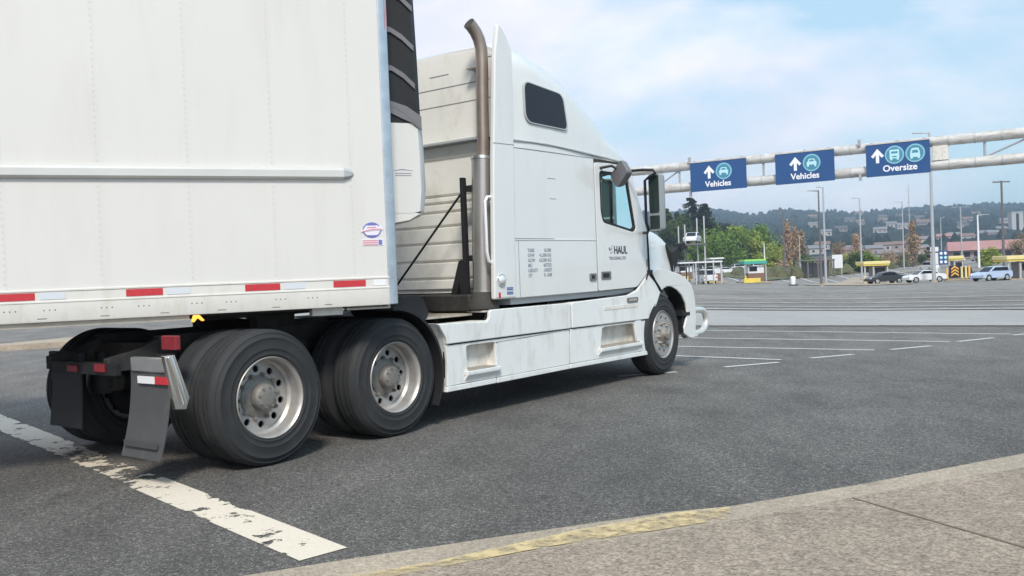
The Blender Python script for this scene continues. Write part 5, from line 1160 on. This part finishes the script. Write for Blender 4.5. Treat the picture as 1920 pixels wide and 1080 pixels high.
def car(kind, name, col, x, y, yaw, label, cat, z=None, grp='cars around the terminal', s=1.0):
    z0 = tz(x, y) if z is None else z; d = CARS[kind]; W_ = .89 * s
    e = empty(name, (x, y, z0), yaw); e.scale = (s, s, s); tag(e, label, cat, grp)
    bd_, rf = d['body'], d['roof']; ax = d['L'] * .305
    def whl(cx_): return arc(cx_, .33, .37, 180, 0, 10)
    out_ = bd_ + [(ax + .37, .30)] + [(p_[0], max(p_[1], .30)) for p_ in reversed(whl(ax))] + [(-ax + .37, .30)] + [(p_[0], max(p_[1], .30)) for p_ in reversed(whl(-ax))] + [(-ax - .37, .30)]
    b = MB(); b.plate(out_, -W_, W_); b.build('body', col, e, bevel=.07, bseg=3, smooth=50)
    b = MB(); mid = sum(p_[0] for p_ in rf) / len(rf); secs = []
    for y_, k in ((-.82, 0), (-.62, 1), (.62, 1), (.82, 0)):
        secs.append([(p_[0] if k == 0 else p_[0] * .97, y_, p_[1] if k == 1 else (rf[0][1] + (p_[1] - rf[0][1]) * .0)) for p_ in rf])
    b.loft([[(p_[0], y_, p_[1]) for p_ in rf] for y_ in (-.70, .70)]); cb = b.build('cabin', col, e, bevel=.06, bseg=2, smooth=50)
    zb = rf[0][1] + .05; zt_ = max(p_[1] for p_ in rf) - .10
    lx0, lx1 = rf[0][0], rf[-1][0]; rx0, rx1 = rf[1][0], rf[-2][0]
    for s_ in (-1, 1):
        g0 = rpoly([(lx0 + .22, zb), (rx0 + .14, zt_), (rx1 - .08, zt_), (lx1 - .26, zb)], .05)
        b = MB(); b.plate(g0, s_ * .690, s_ * .712); b.build('side_window', 'darkglass', e, smooth=0)
    for (xa, za), (xb, zb2) in (((rf[-1][0], rf[-1][1] + .02), (rf[-2][0], rf[-2][1] - .02)), ((rf[0][0], rf[0][1] + .03), (rf[1][0], rf[1][1] - .03))):
        dx_ = .018 if xa > 0 else -.018
        b = MB(); b.loft([[(xa + dx_, -.6, za + .01), (xa + dx_, .6, za + .01), (xa, .6, za), (xa, -.6, za)], [(xb + dx_, -.55, zb2 + .01), (xb + dx_, .55, zb2 + .01), (xb, .55, zb2), (xb, -.55, zb2)]]); b.build('windscreen' if xa > 0 else 'rear_window', 'darkglass', e, smooth=0)
    for cx_ in (-ax, ax):
        for s_ in (-1, 1):
            b = MB(); b.lathe([(.001, s_ * (W_ - .20)), (.33, s_ * (W_ - .20)), (.34, s_ * (W_ - .02)), (.22, s_ * (W_ + .0)), (.001, s_ * (W_ - .01))], (cx_, 0, .33), 20); wh = b.build('wheel', 'tyre', e, smooth=50)
            b = MB(); b.lathe([(.21, s_ * (W_ + .004)), (.20, s_ * (W_ + .01)), (.06, s_ * (W_ - .01)), (.001, s_ * (W_ + .0))], (cx_, 0, .33), 16); b.build('rim', 'alu', wh, smooth=50)
    for s_ in (-1, 1):
        xe_ = d['body'][-1][0]
        b = MB(); b.box(xe_ - .22, xe_ + .012, s_ * .76 - .12, s_ * .76 + .12, .62, .76); b.build('headlight', 'lamp', e, bevel=.02)
        b = MB(); b.box(-xe_ - .03, -xe_ + .14, s_ * .76 - .11, s_ * .76 + .11, .74, .90); b.build('tail_light', 'red', e, bevel=.02)
    b = MB(); b.box(-xe_ - .025, -xe_, -.26, .26, .50, .62); b.build('number_plate', 'white', e)
    return e
def face(x, y, a=0): return math.atan2(-x, y) * 0 + R(a)
car('hatch', 'parked_car', 'carwhite', 22.1, 112, R(250), 'white hatchback raised on top of the steel platform', 'car', z=tz(22.2, 112) + zt, s=.95)
car('saloon', 'black_car', 'carblack', 45.3, 112, R(188), 'black saloon crossing in front of the yellow roofed pay booth', 'car')
car('saloon', 'white_car', 'carwhite', 48.3, 108, R(184), 'white saloon right behind the black saloon', 'car')
car('hatch', 'blue_car', 'carblue', 49.4, 95, R(200), 'pale blue hatchback by the booth at the right edge', 'car')
car('pickup', 'dark_car', 'carblack', 60.0, 122, R(170), 'dark low pickup left of the pale blue car', 'pickup')
car('van', 'white_van', 'carwhite', 86.0, 190, R(100), 'white van driving off behind the signal mast', 'van')
car('van', 'white_van', 'boothwhite', 25.2, 120, R(95), 'white van parked under the low white deck near the truck nose', 'van')
lot = [('hatch', 'carwhite', 49.5, 212, 10, 'white car parked nearest below the yellow-green tree'), ('saloon', 'cargrey', 53.4, 216, 4, 'grey saloon parked right of the white car under the trees'), ('saloon', 'carblack', 57.0, 214, 6, 'black saloon at the right end of the row under the trees'), ('hatch', 'carwhite', 45.5, 205, -8, 'white hatchback at the left end of the row under the trees'),
       ('saloon', 'carwhite', 71.0, 236, 5, 'white saloon parked beyond the short white lamp post'), ('van', 'cargrey', 76.0, 238, 4, 'grey van parked right of the short white lamp post'), ('saloon', 'carred', 108.0, 262, 8, 'red car on the far road near the tallest lamp post'), ('hatch', 'carwhite', 112.5, 250, 20, 'small white car on the far road before the red roofed building'),
       ('saloon', 'carblack', 122.0, 262, 12, 'black car parked at the foot of the red roofed building'), ('saloon', 'carwhite', 127.5, 264, 12, 'white car parked right of the black car by the red roofed building'), ('saloon', 'cargrey', 133.0, 262, 12, 'grey car parked last in the row by the red roofed building')]
for k_, c_, x, y, a, lb in lot: car(k_, 'parked_car', c_, x, y, R(a), lb, 'car')
for i, (x, y, a) in enumerate([(54, 246, 12), (57.5, 250, 8), (61.5, 247, 15), (51, 262, 4), (66, 256, 9), (70.5, 262, 14), (58, 276, 6), (47.5, 240, -6), (83, 262, 20), (88, 268, 24)]): car(['saloon', 'hatch', 'van'][i % 3], 'parked_car', ['carwhite', 'cargrey', 'carwhite'][i % 3], x, y, R(a), 'tiny pale car parked far back on the open lot', 'car', grp='small cars far back on the lot')
# lane markings and bits on the lot
for i in range(12):
    x0 = 22 + i * 3.2; line('lot_line', (x0, 118), (x0 + 12 + i * 2.2, 235), .35, 'paint_white', .05, 24, lambda t: .0)
for i in range(7): line('lot_line', (18 + i * 5, 106 + i * 1.5), (21.2 + i * 5, 106.6 + i * 1.5), .5, 'paint_white', .05, 3, lambda t: .0)
e = empty('litter_bin', (29.9, 98, tz(29.9, 98))); tag(e, 'small white bin with a dark foot alone on the open asphalt', 'bin')
b = MB(); b.lathe([(.001, .12), (.22, .12), (.27, .85), (.20, .98), (.001, 1.0)], n=16, axis='z'); b.build('body', 'white', e, smooth=50); b = MB(); b.box(-.45, .45, -.3, .3, 0, .12); b.build('foot', 'black', e)
# grey shelter below the poplars
e = empty('shelter', (54.0, 165, tz(54, 165))); tag(e, 'grey open shelter with dark posts below the brown poplars', 'shelter')
b = MB(); b.box(-3.2, 3.4, -1.6, 1.6, 3.0, 3.25); b.build('roof', 'asphgrey', e, bevel=.04)
for x_ in (-3.0, -1.4, .4, 3.2):
    for y_ in (-1.4, 1.4): b = MB(); b.box(x_ - .12, x_ + .12, y_ - .12, y_ + .12, 0, 3.0); b.build('post', 'poledark', e)
b = MB(); b.box(-1.2, 2.8, 1.3, 1.38, .5, 2.6); b.build('back_panel', 'greydark', e)
e = empty('notice_board', (63.0, 178, tz(63, 178))); tag(e, 'plain white notice board on the verge left of the yellow roofed booth', 'board')
b = MB(); b.box(-1.0, 1.0, 0, .1, 1.4, 4.0); b.build('panel', 'boothwhite', e); 
for x_ in (-.8, .8): b = MB(); b.box(x_ - .07, x_ + .07, .105, .2, 0, 3.8); b.build('post', 'trim_grey', e)

# ================================================================== houses and large buildings beyond
MT['wallpale'] = mat('house_wall_pale', (.40, .39, .38), .8, var=.08); MT['wallpink'] = mat('house_wall_pink', (.36, .28, .27), .8, var=.08); MT['walldull'] = mat('house_wall_dull', (.24, .235, .23), .8, var=.1); MT['roofdark'] = mat('house_roof_dark', (.10, .10, .11), .8, var=.1); MT['roofred'] = mat('roof_red', (.38, .20, .19), .75, var=.12, vscale=.3); MT['roofgrey'] = mat('house_roof_grey', (.20, .20, .22), .8, var=.12); MT['roofbrown'] = mat('house_roof_brown', (.20, .14, .12), .8, var=.12); MT['tower'] = mat('tower_concrete', (.42, .43, .43), .8, var=.06, vscale=.1)
def house(x, y, w_, d_, h_, wall, roof, yaw, label, z0=None, grp='houses on the wooded hill'):
    z = (hz(x, y) if y > 330 else tz(x, y)) if z0 is None else z0
    e = empty('house', (x, y, z - .5), yaw); tag(e, label, 'house', grp)
    b = MB(); b.box(-w_ / 2, w_ / 2, -d_ / 2, d_ / 2, 0, h_); b.build('wall', wall, e)
    b = MB(); rh = w_ * .22; o_ = .5
    b.loft([[(-w_ / 2 - o_, -d_ / 2 - o_, h_), (-w_ / 2 - o_, d_ / 2 + o_, h_), (-w_ / 2 - o_ * .5, 0, h_ + rh)], [(w_ / 2 + o_, -d_ / 2 - o_, h_), (w_ / 2 + o_, d_ / 2 + o_, h_), (w_ / 2 + o_ * .5, 0, h_ + rh)]]); b.build('roof', roof, e)
    n_ = max(2, int(w_ / 3))
    for k in range(n_):
        x_ = -w_ / 2 + (k + .5) * w_ / n_
        b = MB(); b.box(x_ - .6, x_ + .6, -d_ / 2 - .05, -d_ / 2 + .02, h_ * .35, h_ * .7); b.build('window', 'darkglass', e)
hr = random.Random(11)
low = [(155, 428, 'wallpink', 'roofbrown', 'pinkish low house with a brown roof above the notice board'),
 (169, 454, 'wallpale', 'roofgrey', 'pale house left behind the yellow canopy booth poplar'),
 (135, 356, 'wallpale', 'roofbrown', 'pale house lowest on the slope straight behind the yellow booth'),
 (174, 442, 'wallpink', 'roofgrey', 'pinkish grey-roofed house over the yellow canopy'),
 (196, 486, 'wallpale', 'roofbrown', 'cream house behind the thin lamp post, second row up'),
 (142, 348, 'wallpale', 'roofgrey', 'white house on the bank right of the yellow canopy'),
 (207, 490, 'wallpink', 'roofbrown', 'pink-walled house between the yellow booth and the tall bare tree'),
 (155, 362, 'wallpale', 'roofbrown', 'brown-roofed white house left of the tall bare tree foot'),
 (183, 414, 'wallpale', 'roofgrey', 'grey-roofed house just left of the tallest lamp post'),
 (156, 472, 'wallpale', 'roofgrey', 'pale grey-roofed house between the paired lamp posts and poplars'),
 (182, 538, 'wallpale', 'roofbrown', 'pale brown-roofed house right of the paired lamp posts'),
 (252, 564, 'wallpale', 'roofgrey', 'pale house right of the tallest lamp post, halfway up the slope'),
 (281, 598, 'wallpink', 'roofred', 'pink red-roofed house left of the thin double-armed lamp post'),
 (298, 620, 'wallpale', 'roofgrey', 'pale house beside the double-armed lamp post'),
 (290, 586, 'wallpale', 'roofbrown', 'brown-roofed pale house over the left end of the long red roof'),
 (326, 634, 'wallpale', 'roofgrey', 'wide pale house above the middle of the long red roof'),
 (329, 630, 'wallpink', 'roofgrey', 'pinkish house directly left of the utility pole above the red roof'),
 (383, 720, 'wallpale', 'roofgrey', 'pale house right of the utility pole on the slope')]
for i_, (x, y, wl_, rf_, lb) in enumerate(low): house(x, y, 6 + y * .004, 6, 2.6 + y * .001, wl_, rf_, R(hr.uniform(-25, 5)), lb)
high = [(301, 762), (446, 1108), (526, 1277), (356, 840), (406, 1072), (442, 1224), (252, 724), (593, 1591), (388, 770), (454, 870), (482, 988), (580, 1086), (336, 996), (439, 1345), (549, 1277), (579, 1259), (420, 930), (500, 1150), (380, 905), (610, 1200), (310, 850)]
for i_, (x, y) in enumerate(high): house(x + hr.uniform(-12, 12), y - 3, hr.uniform(4, 8) + y * .005, 6, hr.uniform(2.0, 3.2) + y * .001, ['wallpale', 'walldull', 'walldull'][i_ % 3], ['roofgrey', 'roofbrown', 'roofdark'][i_ % 3], R(hr.uniform(-25, 5)), 'tiny pale house showing between the trees high on the wooded hill', z0=hz(x, y) + 3.0)
# long low red-roofed hall, tower block, low town blocks
e = empty('long_hall', (171, 330, 0), R(-20)); tag(e, 'long low hall with a wide faded red roof and dark windows', 'building')
b = MB(); b.box(-13, 14, -6, 6, 0, 3.0); b.build('wall', 'wallpink', e)
b = MB(); b.loft([[(-14, -7.5, 2.9), (-14, 7.5, 2.9), (-13.4, 0, 6.2)], [(15, -7.5, 2.9), (15, 7.5, 2.9), (14.4, 0, 6.2)]]); b.build('roof', 'roofred', e)
for k in range(8): b = MB(); b.box(-12 + k * 3.3, -10 + k * 3.3, -6.08, -5.98, .6, 2.3); b.build('window', 'darkglass', e)
e = empty('tower_block', (384, 700, hz(384, 700) - 1), R(-10)); tag(e, 'pale concrete tower block standing alone above the trees at far right', 'tower block')
b = MB(); b.box(-4.1, 4.1, -4, 4, 0, 16.5); b.build('wall', 'tower', e)
b = MB(); b.box(-1.0, 1.0, -4.1, -3.98, 2, 15.5); b.build('stair_window', 'darkglass', e)
b = MB(); b.box(-4.4, 4.4, -4.3, 4.3, 16.5, 17.0); b.build('roof', 'trim_grey', e)
for x, y, w_, h_, m_, lb in ((196, 372, 16, 3.6, 'wallpale', 'low pale flat building in front of the tower block'), (128, 318, 11, 3.0, 'wallpale', 'low flat white shop building left of the long red roof'), (104, 305, 9, 2.6, 'wallpink', 'low pinkish flat building behind the tall bare tree'), (213, 365, 10, 5.4, 'wallpink', 'brownish flat block at the right picture edge')):
    e = empty('flat_building', (x, y, (hz(x, y) if y > 330 else tz(x, y)) - .3), R(-18)); tag(e, lb, 'building')
    b = MB(); b.box(-w_ / 2, w_ / 2, -5, 5, 0, h_); b.build('wall', m_, e)
    b = MB(); b.box(-w_ / 2 - .3, w_ / 2 + .3, -5.3, 5.3, h_, h_ + .4); b.build('roof', 'roofgrey', e)
    for k in range(int(w_ / 2.5)): b = MB(); b.box(-w_ / 2 + .6 + k * 2.5, -w_ / 2 + 1.9 + k * 2.5, -5.08, -4.98, h_ * .3, h_ * .72); b.build('window', 'darkglass', e)

# ================================================================== air between here and the hills
hm_ = bpy.data.materials.new('haze'); hm_.use_nodes = True; t = hm_.node_tree; t.nodes.clear()
o_ = t.nodes.new('ShaderNodeOutputMaterial'); pv = t.nodes.new('ShaderNodeVolumePrincipled'); pv.inputs['Color'].default_value = (.62, .80, 1.0, 1); pv.inputs['Density'].default_value = .00034; pv.inputs['Anisotropy'].default_value = .2
t.links.new(pv.outputs[0], o_.inputs['Volume'])
b = MB(); b.box(-1100, 2600, -120, 2450, -4, 122); tag(b.build('haze', hm_, smooth=0), kind='stuff')
